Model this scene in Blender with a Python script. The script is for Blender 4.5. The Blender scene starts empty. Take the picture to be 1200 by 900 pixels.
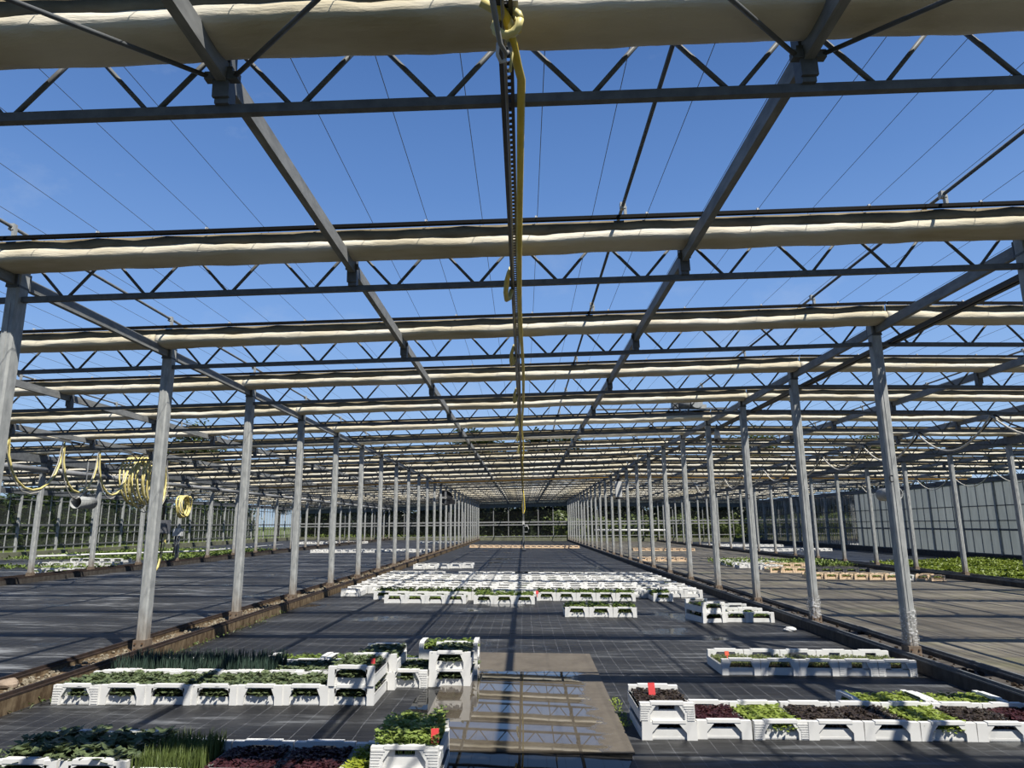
import bpy, math, random
from mathutils import Vector, Matrix, noise
R = random.Random(7)
SC = bpy.context.scene
COL = SC.collection
# ------------------------------------------------------------------ layout constants (metres)
EYE_X, EYE_Z = 0.0218, 1.6907
FOCAL, PITCH, ROLL, YAW = 805.354, 0.2018, 0.0090, -0.0147
S, Y0, HC = 2.8682, 3.3281, 3.9325          # truss spacing, first truss, chord height at x = 0
SLOPE = -0.0135                              # the ground falls gently to the right
TILT = math.atan(0.0135)
NT = 26                                      # trusses 0..25, the end wall stands at the last
YEND = Y0 + S * (NT - 1)
LINES = [-14.4, -4.8, 4.8, 14.4]             # rows of posts
BAYS = [(-24, -14.4), (-14.4, -4.8), (-4.8, 4.8), (4.8, 14.4), (14.4, 24)]
def gz(x): return SLOPE * x
def zc(x): return HC + 0.0208 * x if x <= 4.8 else HC + 0.0998 - 0.016 * (x - 4.8)
cyw, syw, cpt, spt, crl, srl = math.cos(YAW), math.sin(YAW), math.cos(PITCH), math.sin(PITCH), math.cos(ROLL), math.sin(ROLL)
def in_frame(x, y, z, m=40):
    a = x - EYE_X; b = y; c = z - EYE_Z
    a, b = cyw * a - syw * b, syw * a + cyw * b
    f = cpt * b + spt * c; u = -spt * b + cpt * c
    if f < 0.15: return False
    p, q = FOCAL * a / f, FOCAL * u / f
    X, Y = 600 + crl * p - srl * q, 450 - (srl * p + crl * q)
    return -m < X < 1200 + m and -m < Y < 900 + m
SUNV = Vector((0.42, -0.52, 1.0)).normalized()
def shades_frame(x, y, z):
    h = z - gz(x)
    return in_frame(x - 0.42 * h, y + 0.52 * h, gz(x), 10)

# ------------------------------------------------------------------ helpers
ORD = ['zeroth', 'first', 'second', 'third', 'fourth', 'fifth', 'sixth', 'seventh', 'eighth', 'ninth', 'tenth', 'eleventh', 'twelfth',
       'thirteenth', 'fourteenth', 'fifteenth', 'sixteenth', 'seventeenth', 'eighteenth', 'nineteenth', 'twentieth', 'twenty-first',
       'twenty-second', 'twenty-third', 'twenty-fourth', 'twenty-fifth', 'twenty-sixth', 'twenty-seventh', 'twenty-eighth', 'twenty-ninth', 'thirtieth']
def ordn(i): return ORD[i] if i < len(ORD) else str(i) + 'th'

class MB:
    def __init__(self): self.v = []; self.f = []; self.s = []
    def add(self, vs, fs, smooth=False):
        o = len(self.v); self.v += [tuple(p) for p in vs]
        for f in fs: self.f.append([i + o for i in f]); self.s.append(smooth)
        return self
    def box(self, c, s, rx=0, ry=0, rz=0, taper=1.0):
        hx, hy, hz = s[0] / 2, s[1] / 2, s[2] / 2
        M = Matrix.Rotation(rz, 3, 'Z') @ Matrix.Rotation(ry, 3, 'Y') @ Matrix.Rotation(rx, 3, 'X')
        vs = []
        for z in (-hz, hz):
            k = taper if z > 0 else 1
            for x, y in ((-hx, -hy), (hx, -hy), (hx, hy), (-hx, hy)):
                vs.append(M @ Vector((x * k, y * k, z)) + Vector(c))
        return self.add(vs, [(3, 2, 1, 0), (4, 5, 6, 7), (0, 1, 5, 4), (1, 2, 6, 5), (2, 3, 7, 6), (3, 0, 4, 7)])
    def bx(self, x0, x1, y0, y1, z0, z1):
        return self.box(((x0 + x1) / 2, (y0 + y1) / 2, (z0 + z1) / 2), (abs(x1 - x0), abs(y1 - y0), abs(z1 - z0)))
    def tube(self, pts, r, n=6, caps=True, smooth=True):
        pts = [Vector(p) for p in pts]; rings = []
        up = Vector((0, 0, 1))
        for i, p in enumerate(pts):
            d = (pts[min(i + 1, len(pts) - 1)] - pts[max(i - 1, 0)])
            if d.length < 1e-9: d = Vector((0, 1, 0))
            d.normalize()
            a = d.cross(up)
            if a.length < 1e-3: a = d.cross(Vector((1, 0, 0)))
            a.normalize(); b = a.cross(d)
            rr = r[i] if isinstance(r, (list, tuple)) else r
            rings.append([p + a * math.cos(t) * rr + b * math.sin(t) * rr for t in [2 * math.pi * k / n for k in range(n)]])
        vs = [q for g in rings for q in g]; fs = []
        for i in range(len(pts) - 1):
            for k in range(n):
                fs.append((i * n + k, i * n + (k + 1) % n, (i + 1) * n + (k + 1) % n, (i + 1) * n + k))
        self.add(vs, fs, smooth)
        if caps:
            o = len(self.v) - len(vs)
            self.f.append([o + k for k in range(n)][::-1]); self.s.append(False)
            self.f.append([o + (len(pts) - 1) * n + k for k in range(n)]); self.s.append(False)
        return self
    def bar(self, p0, p1, w, h):
        p0, p1 = Vector(p0), Vector(p1); d = (p1 - p0).normalized()
        a = d.cross(Vector((0, 0, 1)))
        if a.length < 1e-3: a = Vector((1, 0, 0))
        a.normalize(); b = a.cross(d)
        vs = [p + a * sx * w / 2 + b * sz * h / 2 for p in (p0, p1) for sx, sz in ((-1, -1), (1, -1), (1, 1), (-1, 1))]
        return self.add(vs, [(3, 2, 1, 0), (4, 5, 6, 7), (0, 1, 5, 4), (1, 2, 6, 5), (2, 3, 7, 6), (3, 0, 4, 7)])
    def prism(self, poly, y0, y1):                     # a polygon in x, z pushed along y
        n = len(poly); vs = [(x, y0, z) for x, z in poly] + [(x, y1, z) for x, z in poly]
        fs = [tuple(range(n)), tuple(range(2 * n - 1, n - 1, -1))] + [(i, i + n, (i + 1) % n + n, (i + 1) % n) for i in range(n)]
        return self.add(vs, fs)
    def mesh(self, name, m):
        me = bpy.data.meshes.new(name); me.from_pydata(self.v, [], self.f); me.update()
        me.polygons.foreach_set('use_smooth', self.s)
        if m: me.materials.append(m)
        return me
    def build(self, name, m, parent=None, loc=None):
        return place(name, self.mesh(name, m), parent, loc)
def place(name, me, parent=None, loc=None, rot=None):
    o = bpy.data.objects.new(name, me); COL.objects.link(o)
    if parent: o.parent = parent
    if loc: o.location = loc
    if rot: o.rotation_euler = rot
    return o
def tag(o, label=None, cat=None, group=None, kind=None):
    if label: o['label'] = label
    if cat: o['category'] = cat
    if group: o['group'] = group
    if kind: o['kind'] = kind
    return o
def thing(name, loc, label, cat, group=None, rot=None, kind='thing'):
    return tag(place(name, None, None, loc, rot), label, cat, group, kind)
def copy_tree(o, parent=None):
    c = o.copy(); COL.objects.link(c)
    if parent: c.parent = parent
    for ch in list(o.children): copy_tree(ch, c)
    return c

# ------------------------------------------------------------------ materials
def nt(m):
    m.use_nodes = True; t = m.node_tree; t.nodes.clear(); return t
def N(t, kind, **k):
    n = t.nodes.new(kind)
    for a, b in k.items(): setattr(n, a, b)
    return n
def ramp(t, src, stops):
    r = N(t, 'ShaderNodeValToRGB'); t.links.new(src, r.inputs[0])
    e = r.color_ramp.elements
    while len(e) > len(stops): e.remove(e[-1])
    while len(e) < len(stops): e.new(0.5)
    for i, (p, c) in enumerate(stops):
        e[i].position = p; e[i].color = (c[0], c[1], c[2], 1) if isinstance(c, (tuple, list)) else (c, c, c, 1)
    return r.outputs[0]
def noise_tex(t, scale, detail=4, rough=0.6, vec=None, stretch=None, coord='Object'):
    tc = N(t, 'ShaderNodeTexCoord'); src = tc.outputs[coord]
    if stretch:
        mp = N(t, 'ShaderNodeMapping'); mp.inputs['Scale'].default_value = stretch; t.links.new(src, mp.inputs[0]); src = mp.outputs[0]
    n = N(t, 'ShaderNodeTexNoise'); n.inputs['Scale'].default_value = scale; n.inputs['Detail'].default_value = detail; n.inputs['Roughness'].default_value = rough
    t.links.new(src, n.inputs['Vector']); return n.outputs['Fac']
def mix(t, fac, a, b):
    m = N(t, 'ShaderNodeMix', data_type='RGBA')
    if isinstance(fac, (int, float)): m.inputs[0].default_value = fac
    else: t.links.new(fac, m.inputs[0])
    for i, c in ((6, a), (7, b)):
        if isinstance(c, (tuple, list)): m.inputs[i].default_value = (c[0], c[1], c[2], 1)
        else: t.links.new(c, m.inputs[i])
    return m.outputs[2]
def vmath(t, op, a, b=None):
    m = N(t, 'ShaderNodeMath', operation=op)
    for i, c in ((0, a), (1, b)):
        if c is None: continue
        if isinstance(c, (int, float)): m.inputs[i].default_value = c
        else: t.links.new(c, m.inputs[i])
    return m.outputs[0]
ALB = 0.62
def dim(t, c):
    m = N(t, 'ShaderNodeMix', data_type='RGBA', blend_type='MULTIPLY'); m.inputs[0].default_value = 1.0
    if isinstance(c, (tuple, list)): m.inputs[6].default_value = (c[0], c[1], c[2], 1)
    else: t.links.new(c, m.inputs[6])
    m.inputs[7].default_value = (ALB, ALB, ALB, 1); return m.outputs[2]
def bsdf(t, color, rough=0.5, metal=0.0, spec=0.5, bump=None, bstr=0.2, bdist=0.01):
    b = N(t, 'ShaderNodeBsdfPrincipled'); o = N(t, 'ShaderNodeOutputMaterial'); color = dim(t, color)
    if isinstance(color, (tuple, list)): b.inputs['Base Color'].default_value = (color[0], color[1], color[2], 1)
    else: t.links.new(color, b.inputs['Base Color'])
    if isinstance(rough, (int, float)): b.inputs['Roughness'].default_value = rough
    else: t.links.new(rough, b.inputs['Roughness'])
    b.inputs['Metallic'].default_value = metal
    b.inputs['Specular IOR Level'].default_value = spec
    if bump is not None:
        bp = N(t, 'ShaderNodeBump'); bp.inputs['Strength'].default_value = bstr; bp.inputs['Distance'].default_value = bdist
        t.links.new(bump, bp.inputs['Height']); t.links.new(bp.outputs[0], b.inputs['Normal'])
    t.links.new(b.outputs[0], o.inputs[0]); return b, o
def simple(name, c1, c2=None, scale=20, rough=0.5, metal=0.0, spec=0.5, stretch=None, bstr=0.0, lo=0.35, hi=0.65):
    m = bpy.data.materials.new(name); t = nt(m)
    if c2 is None: c2 = tuple(x * 0.85 for x in c1)
    f = noise_tex(t, scale, 5, 0.6, stretch=stretch)
    col = ramp(t, f, [(lo, c2), (hi, c1)])
    bsdf(t, col, rough, metal, spec, f if bstr else None, bstr)
    return m
def leaf_mat(name, c1, c2, trans=0.3, scale=9):
    m = bpy.data.materials.new(name); t = nt(m)
    f = noise_tex(t, scale, 3, 0.7); oi = N(t, 'ShaderNodeObjectInfo')
    col = ramp(t, f, [(0.3, c2), (0.7, c1)])
    b, o = bsdf(t, col, 0.45, 0, 0.35)
    tr = N(t, 'ShaderNodeBsdfTranslucent'); t.links.new(dim(t, col), tr.inputs[0])
    mx = N(t, 'ShaderNodeMixShader'); mx.inputs[0].default_value = trans
    t.links.new(b.outputs[0], mx.inputs[1]); t.links.new(tr.outputs[0], mx.inputs[2]); t.links.new(mx.outputs[0], o.inputs[0])
    return m
M = {}
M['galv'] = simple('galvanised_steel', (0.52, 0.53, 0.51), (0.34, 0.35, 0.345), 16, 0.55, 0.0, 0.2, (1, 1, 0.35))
def post_mat():
    m = bpy.data.materials.new('galvanised_post_steel'); t = nt(m)
    f = noise_tex(t, 16, 5, 0.6, stretch=(1, 1, 0.35)); c = ramp(t, f, [(0.35, (0.34, 0.35, 0.345)), (0.65, (0.52, 0.53, 0.51))])
    tc = N(t, 'ShaderNodeTexCoord'); sx = N(t, 'ShaderNodeSeparateXYZ'); t.links.new(tc.outputs['Object'], sx.inputs[0])
    h = vmath(t, 'ADD', sx.outputs[2], vmath(t, 'MULTIPLY', noise_tex(t, 5, 4, 0.7, stretch=(2, 2, 0.5)), 0.7))
    c = mix(t, ramp(t, h, [(0.45, 0.75), (0.85, 0.0)]), c, (0.26, 0.19, 0.125))
    bsdf(t, c, 0.55, 0, 0.2); return m
M['post'] = post_mat()
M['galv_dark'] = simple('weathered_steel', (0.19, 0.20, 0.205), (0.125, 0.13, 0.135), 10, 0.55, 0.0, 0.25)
M['black'] = simple('black_plastic', (0.018, 0.018, 0.02), None, 20, 0.45)
M['bar_black'] = simple('black_aluminium', (0.005, 0.005, 0.005), None, 20, 0.7, 0, 0.1)
M['beam'] = simple('galvanised_beam_steel', (0.34, 0.345, 0.335), (0.22, 0.225, 0.22), 16, 0.6, 0.0, 0.15, (1, 0.3, 1))
M['rust'] = simple('rusty_steel', (0.17, 0.10, 0.055), (0.08, 0.045, 0.028), 9, 0.8, 0, 0.2)
M['shoe'] = simple('stained_foot_steel', (0.30, 0.23, 0.165), (0.17, 0.125, 0.09), 9, 0.7, 0, 0.3)
M['rust_dark'] = simple('dark_rusty_rail', (0.07, 0.045, 0.033), (0.035, 0.025, 0.02), 9, 0.6, 0.2, 0.4)
M['concrete_curb'] = simple('stained_concrete', (0.25, 0.185, 0.11), (0.10, 0.065, 0.036), 5, 0.85, 0, 0.2, (0.6, 2.5, 1.0), 0.3, 0.4, 0.62)
M['concrete_shaded'] = simple('shade_toned_concrete', (0.11, 0.095, 0.08), (0.05, 0.042, 0.035), 4, 0.8, 0, 0.3, (0.8, 2, 1), 0.3)  # shade on curbs and right plinth is put into this darker tone
M['gravel'] = simple('pale_gravel', (0.40, 0.35, 0.255), (0.12, 0.095, 0.065), 40, 0.9, 0, 0.2, None, 0.8)
M['stone'] = simple('sandstone', (0.42, 0.33, 0.25), (0.30, 0.23, 0.17), 14, 0.85, 0, 0.2)
M['white'] = simple('white_crate_plastic', (0.93, 0.92, 0.88), (0.84, 0.83, 0.79), 6, 0.5, 0, 0.4, None, 0, 0.3, 0.55)
M['peach'] = simple('peach_crate_plastic', (1.0, 0.78, 0.54), (0.9, 0.64, 0.40), 6, 0.5)
M['greycrate'] = simple('grey_crate_plastic', (0.10, 0.10, 0.105), None, 6, 0.5)
M['soil'] = simple('peat_soil', (0.045, 0.032, 0.022), (0.02, 0.014, 0.01), 60, 0.95, 0, 0.1, None, 0.6)
M['yellow'] = simple('yellow_hose_rubber', (0.95, 0.72, 0.06), (0.75, 0.55, 0.03), 5, 0.5)
M['paleyellow'] = simple('faded_yellow_hose', (0.98, 0.86, 0.38), (0.82, 0.68, 0.22), 5, 0.5)
M['greyhose'] = simple('grey_hose', (0.32, 0.31, 0.29), None, 6, 0.5)
M['whitehose'] = simple('white_cable', (0.66, 0.63, 0.56), None, 6, 0.5)
M['orange'] = simple('orange_gas_pipe', (0.62, 0.36, 0.08), (0.5, 0.27, 0.05), 3, 0.45)
M['red'] = simple('red_plant_label', (0.75, 0.05, 0.05), (0.65, 0.04, 0.04), 30, 0.5)
M['orangered'] = simple('orange_plant_label', (0.80, 0.12, 0.05), None, 30, 0.5)
M['greybox'] = simple('grey_control_box', (0.16, 0.165, 0.18), None, 10, 0.5)
M['whitebox'] = simple('white_control_box', (0.72, 0.72, 0.70), None, 10, 0.5)
M['pipe'] = simple('grey_irrigation_pipe', (0.46, 0.46, 0.45), (0.36, 0.36, 0.35), 6, 0.35, 0.3)
M['bark'] = simple('bark', (0.12, 0.09, 0.06), (0.06, 0.045, 0.03), 6, 0.9, 0, 0.2)
M['ink'] = simple('black_marker_ink', (0.02, 0.02, 0.025), None, 10, 0.7)
M['whitepipe'] = simple('white_pvc_pipe', (0.75, 0.75, 0.73), None, 8, 0.4)
M['header'] = simple('green_grey_gutter', (0.13, 0.16, 0.15), (0.10, 0.12, 0.115), 4, 0.6)
M['kick'] = simple('mossy_concrete_plinth', (0.20, 0.21, 0.13), (0.12, 0.12, 0.08), 2, 0.85)
L = {}
L['kohl'] = leaf_mat('kohlrabi_leaves', (0.23, 0.28, 0.125), (0.075, 0.11, 0.05), 0.2)
L['leek'] = leaf_mat('leek_leaves', (0.075, 0.12, 0.085), (0.03, 0.06, 0.045), 0.15)
L['chive'] = leaf_mat('chive_leaves', (0.21, 0.27, 0.07), (0.09, 0.13, 0.035), 0.3)
L['darkred'] = leaf_mat('dark_red_lettuce_leaves', (0.10, 0.028, 0.030), (0.035, 0.012, 0.014), 0.2)
L['brown'] = leaf_mat('bronze_lettuce_leaves', (0.105, 0.08, 0.055), (0.028, 0.018, 0.018), 0.2, 14)
L['lime'] = leaf_mat('lime_lettuce_leaves', (0.50, 0.60, 0.13), (0.24, 0.33, 0.05), 0.4)
L['yellowgreen'] = leaf_mat('yellow_green_lettuce_leaves', (0.55, 0.60, 0.06), (0.32, 0.40, 0.04), 0.4)
L['green'] = leaf_mat('green_salad_leaves', (0.30, 0.40, 0.08), (0.10, 0.16, 0.03), 0.3)
L['parsley'] = leaf_mat('parsley_leaves', (0.55, 0.66, 0.18), (0.20, 0.30, 0.06), 0.35)
L['cress'] = leaf_mat('cress_leaves', (0.30, 0.34, 0.12), (0.13, 0.17, 0.05), 0.35)
L['bed'] = leaf_mat('young_plant_bed_leaves', (0.30, 0.38, 0.04), (0.13, 0.19, 0.02), 0.3, 3)
L['tree'] = leaf_mat('tree_leaves', (0.10, 0.14, 0.032), (0.03, 0.05, 0.013), 0.25, 0.8)
L['treelight'] = leaf_mat('light_tree_leaves', (0.20, 0.25, 0.07), (0.07, 0.10, 0.025), 0.3, 0.8)
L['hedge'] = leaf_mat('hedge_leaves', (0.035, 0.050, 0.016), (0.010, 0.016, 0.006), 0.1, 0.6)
def cloth_mat():
    m = bpy.data.materials.new('cream_screen_cloth'); t = nt(m)
    f = noise_tex(t, 3.0, 4, 0.6, stretch=(0.3, 1, 4)); f2 = noise_tex(t, 1.2, 3, 0.5)
    c = mix(t, ramp(t, f, [(0.35, 0.0), (0.65, 1.0)]), (0.60, 0.51, 0.34), (0.84, 0.76, 0.57))
    c = mix(t, ramp(t, f2, [(0.42, 0.0), (0.62, 0.6)]), c, (0.97, 0.91, 0.78))
    fw_ = noise_tex(t, 5.0, 6, 0.65, stretch=(0.5, 1.3, 3))
    b, o = bsdf(t, c, 0.75, 0, 0.2, fw_, 0.6, 0.03)
    tr = N(t, 'ShaderNodeBsdfTranslucent'); t.links.new(dim(t, c), tr.inputs[0])
    mx = N(t, 'ShaderNodeMixShader'); mx.inputs[0].default_value = 0.03
    t.links.new(b.outputs[0], mx.inputs[1]); t.links.new(tr.outputs[0], mx.inputs[2]); t.links.new(mx.outputs[0], o.inputs[0])
    return m
M['cloth'] = cloth_mat()
M['hem_shade'] = simple('tan_hem_shade', (0.30, 0.25, 0.16), (0.18, 0.145, 0.09), 8, 0.8, 0, 0.2, (0.4, 1, 1))  # the bar's shade on the cloth is put into this dark tan
def glass_mat(name, tint, haze):
    m = bpy.data.materials.new(name); t = nt(m); o = N(t, 'ShaderNodeOutputMaterial')
    tr = N(t, 'ShaderNodeBsdfTransparent'); tr.inputs[0].default_value = (*tint, 1)
    gl = N(t, 'ShaderNodeBsdfGlossy'); gl.inputs['Roughness'].default_value = 0.05
    df = N(t, 'ShaderNodeBsdfDiffuse'); df.inputs[0].default_value = (0.55, 0.58, 0.55, 1)
    fr = N(t, 'ShaderNodeFresnel'); fr.inputs[0].default_value = 1.45
    a = N(t, 'ShaderNodeMixShader'); t.links.new(fr.outputs[0], a.inputs[0]); t.links.new(tr.outputs[0], a.inputs[1]); t.links.new(gl.outputs[0], a.inputs[2])
    b = N(t, 'ShaderNodeMixShader'); b.inputs[0].default_value = haze; t.links.new(a.outputs[0], b.inputs[1]); t.links.new(df.outputs[0], b.inputs[2])
    t.links.new(b.outputs[0], o.inputs[0]); return m
M['glass'] = glass_mat('clear_glazing', (0.97, 0.99, 0.98), 0.006)
M['dirtyglass'] = glass_mat('dusty_glazing', (0.95, 0.97, 0.95), 0.035)
def film_mat():
    m = bpy.data.materials.new('clear_stretch_film'); t = nt(m); o = N(t, 'ShaderNodeOutputMaterial')
    tr = N(t, 'ShaderNodeBsdfTransparent'); gl = N(t, 'ShaderNodeBsdfGlossy'); gl.inputs['Roughness'].default_value = 0.15
    f = noise_tex(t, 25, 3, 0.6, stretch=(1, 1, 2)); df = N(t, 'ShaderNodeBsdfDiffuse'); df.inputs[0].default_value = (0.75, 0.75, 0.74, 1)
    a = N(t, 'ShaderNodeMixShader'); t.links.new(ramp(t, f, [(0.49, 0.05), (0.64, 0.65)]), a.inputs[0]); t.links.new(tr.outputs[0], a.inputs[1]); t.links.new(df.outputs[0], a.inputs[2])
    b = N(t, 'ShaderNodeMixShader'); b.inputs[0].default_value = 0.12; t.links.new(a.outputs[0], b.inputs[1]); t.links.new(gl.outputs[0], b.inputs[2])
    t.links.new(b.outputs[0], o.inputs[0]); return m
M['film'] = film_mat()
def shade_wall_mat():
    m = bpy.data.materials.new('whitewashed_glazing'); t = nt(m)
    f = noise_tex(t, 1.5, 5, 0.65, stretch=(1, 3, 0.4)); f2 = noise_tex(t, 0.35, 3, 0.5)
    c = mix(t, ramp(t, f, [(0.3, 0.0), (0.7, 1.0)]), (0.36, 0.385, 0.385), (0.52, 0.55, 0.55))
    c = mix(t, ramp(t, f2, [(0.4, 0.0), (0.7, 0.5)]), c, (0.28, 0.305, 0.31))
    b, o = bsdf(t, c, 0.5, 0, 0.4)
    tr = N(t, 'ShaderNodeBsdfTranslucent'); t.links.new(dim(t, c), tr.inputs[0])
    mx = N(t, 'ShaderNodeMixShader'); mx.inputs[0].default_value = 0.5
    t.links.new(b.outputs[0], mx.inputs[1]); t.links.new(tr.outputs[0], mx.inputs[2]); t.links.new(mx.outputs[0], o.inputs[0])
    return m
M['whitewash'] = shade_wall_mat()
def groundcloth(name, base, base2, pale, pale_amt, wet, lines=True, streak=(0.25, 1.6, 1)):
    m = bpy.data.materials.new(name); t = nt(m)
    tc = N(t, 'ShaderNodeTexCoord'); sx = N(t, 'ShaderNodeSeparateXYZ'); t.links.new(tc.outputs['Object'], sx.inputs[0])
    n1 = noise_tex(t, 0.9, 6, 0.62, stretch=streak); n2 = noise_tex(t, 6, 5, 0.65, stretch=streak); n3 = noise_tex(t, 0.55, 4, 0.55)
    c = mix(t, ramp(t, n1, [(0.35, 0.0), (0.66, 1.0)]), base, base2)
    f = vmath(t, 'MULTIPLY', ramp(t, n2, [(0.50, 0.0), (0.66, 1.0)]), ramp(t, n1, [(0.46, 0.0), (0.60, 1.0)]))
    c = mix(t, vmath(t, 'MULTIPLY', f, pale_amt), c, pale)
    if pale_amt > 0.8:
        n4 = noise_tex(t, 0.75, 6, 0.68, stretch=(0.6, 1, 1))
        c = mix(t, vmath(t, 'MULTIPLY', ramp(t, n4, [(0.55, 0.0), (0.60, 0.55)]), ramp(t, n2, [(0.46, 0.0), (0.58, 1.0)])), c, pale)
    if not lines:
        n5 = noise_tex(t, 2.2, 6, 0.7, stretch=(2.6, 0.16, 1))
        c = mix(t, ramp(t, n5, [(0.40, 0.75), (0.60, 0.0)]), c, tuple(q * 0.35 for q in base))
        n6 = noise_tex(t, 0.5, 4, 0.6)
        c = mix(t, ramp(t, n6, [(0.58, 0.0), (0.68, 0.5)]), c, (0.17, 0.17, 0.06) if base[0] > base[2] else base)
    if lines:
        wob = noise_tex(t, 0.6, 2, 0.5)
        xx = vmath(t, 'ADD', sx.outputs[0], vmath(t, 'MULTIPLY', wob, 0.06))
        fx = vmath(t, 'LESS_THAN', vmath(t, 'FRACT', vmath(t, 'DIVIDE', xx, 0.168)), 0.026)
        fy = vmath(t, 'LESS_THAN', vmath(t, 'FRACT', vmath(t, 'DIVIDE', sx.outputs[1], 0.5)), 0.007)
        ln = vmath(t, 'MULTIPLY', vmath(t, 'MAXIMUM', fx, vmath(t, 'MULTIPLY', fy, 0.5)), ramp(t, n2, [(0.35, 0.15), (0.6, 0.75)]))
        c = mix(t, ln, c, (0.26, 0.265, 0.28))
    wetm = ramp(t, n3, [(wet, 1.0), (wet + 0.07, 0.0)])
    c = mix(t, vmath(t, 'MULTIPLY', wetm, 0.6), c, (0.008, 0.009, 0.010))
    r = mix(t, ramp(t, n2, [(0.3, 0.0), (0.7, 1.0)]), (0.42, 0.42, 0.42), (0.7, 0.7, 0.7))
    r = mix(t, wetm, r, (0.06, 0.06, 0.06))
    bsdf(t, c, r, 0, 0.22, noise_tex(t, 5, 4, 0.55, stretch=(0.6, 1, 1)), 0.25, 0.012)
    return m
M['cloth_center'] = groundcloth('black_woven_ground_cover', (0.016, 0.016, 0.017), (0.040, 0.040, 0.040), (0.24, 0.25, 0.26), 0.6, 0.33)
M['cloth_left'] = groundcloth('black_ground_cover_with_residue', (0.018, 0.018, 0.019), (0.042, 0.041, 0.039), (0.30, 0.31, 0.32), 0.85, 0.30)
M['cloth_right'] = groundcloth('silted_ground_cover', (0.12, 0.105, 0.08), (0.26, 0.232, 0.182), (0.30, 0.29, 0.17), 0.7, 0.22, False, (0.2, 1.2, 1))
M['cloth_blue'] = groundcloth('blue_grey_ground_cover', (0.035, 0.042, 0.055), (0.055, 0.063, 0.08), (0.10, 0.11, 0.12), 0.4, 0.3, False)
M['grass'] = simple('grass_field', (0.16, 0.20, 0.05), (0.09, 0.12, 0.03), 1.2, 0.95, 0, 0.1)
def slab_mat():
    m = bpy.data.materials.new('wet_concrete_slab'); t = nt(m)
    tc = N(t, 'ShaderNodeTexCoord'); sx = N(t, 'ShaderNodeSeparateXYZ'); t.links.new(tc.outputs['Object'], sx.inputs[0])
    n = noise_tex(t, 3, 6, 0.65); n2 = noise_tex(t, 14, 5, 0.7)
    c = mix(t, ramp(t, n, [(0.3, 0.0), (0.7, 1.0)]), (0.10, 0.082, 0.06), (0.165, 0.14, 0.105))
    c = mix(t, ramp(t, n2, [(0.45, 0.0), (0.75, 0.5)]), c, (0.21, 0.18, 0.14))
    # water lies where the slab dips: away from its far end and its right-hand edge
    jit = vmath(t, 'MULTIPLY', vmath(t, 'SUBTRACT', n, 0.5), 0.5)
    a = vmath(t, 'ADD', vmath(t, 'SUBTRACT', 8.62, sx.outputs[1]), jit)
    b_ = vmath(t, 'ADD', vmath(t, 'SUBTRACT', 0.66, sx.outputs[0]), vmath(t, 'MULTIPLY', jit, 1.4))
    w = vmath(t, 'MINIMUM', vmath(t, 'MULTIPLY', a, 1.0), vmath(t, 'MULTIPLY', b_, 1.6))
    wet = ramp(t, vmath(t, 'MULTIPLY', w, 6.0), [(0.0, 0.0), (0.6, 1.0)])
    col = mix(t, wet, c, mix(t, 0.25, c, (0.05, 0.042, 0.035)))
    r = mix(t, wet, (0.65, 0.65, 0.65), (0.015, 0.015, 0.015))
    bsdf(t, col, r, 0, 0.42); return m
M['slab'] = slab_mat()
def puddle_mat():
    m = bpy.data.materials.new('standing_water'); t = nt(m)
    f = noise_tex(t, 3, 2, 0.4)
    b, o = bsdf(t, (0.012, 0.012, 0.012), 0.015, 0, 0.5, f, 0.02, 0.01); b.inputs['IOR'].default_value = 1.16; return m
M['water'] = puddle_mat()

# ------------------------------------------------------------------ ground
def strip(name, x0, x1, y0, y1, m, dz=0.0, label=None):
    mb = MB(); nx = max(1, int((x1 - x0) / 2)); 
    vs = [(x0 + (x1 - x0) * i / nx, y, gz(x0 + (x1 - x0) * i / nx) + dz) for y in (y0, y1) for i in range(nx + 1)]
    mb.add(vs, [(i, i + 1, i + nx + 2, i + nx + 1) for i in range(nx)])
    return tag(mb.build(name, m), None, None, None, 'structure')
strip('ground', -160, 160, -8, 320, M['grass'], -0.06)
strip('floor_center', -4.8, 4.8, -3, YEND, M['cloth_center'])
strip('floor_left', -14.4, -4.8, -3, YEND, M['cloth_left'])
strip('floor_far_left', -24, -14.4, -3, YEND, M['cloth_left'])
strip('floor_right', 4.8, 14.4, -3, YEND, M['cloth_right'])
strip('floor_far_right', 14.4, 24, -3, YEND, M['cloth_blue'])
# concrete slab in the aisle, and the water around its near edge
sl = MB(); sl.box((0, 0, 0), (1.76, 4.05, 0.03))
o = MB()
vs = [(-0.86, 5.66), (0.84, 5.64), (0.88, 9.69), (-0.88, 9.74)]
o.add([(x, y, gz(x) + 0.012) for x, y in vs] + [(x, y, gz(x) - 0.02) for x, y in vs], [(0, 1, 2, 3), (0, 4, 5, 1), (1, 5, 6, 2), (2, 6, 7, 3), (3, 7, 4, 0)])
slab = o.build('floor_slab', M['slab']); slab['kind'] = 'structure'
def blob_sheet(name, pts, dz, m, label, cat):
    mb = MB(); n = len(pts); cx = sum(p[0] for p in pts) / n; cy = sum(p[1] for p in pts) / n
    out = []
    for i in range(n):
        for k in range(4):
            f = k / 4; a, b = pts[i], pts[(i + 1) % n]
            x, y = a[0] + (b[0] - a[0]) * f, a[1] + (b[1] - a[1]) * f
            w = 0.05 * noise.noise(Vector((x * 4, y * 4, dz * 100)))
            out.append((x + w, y + w))
    mb.add([(cx, cy, gz(cx) + dz)] + [(x, y, gz(x) + dz) for x, y in out], [(0, i + 1, (i + 1) % len(out) + 1) for i in range(len(out))])
    return tag(mb.build(name, m), label, cat, None, 'thing')
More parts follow.
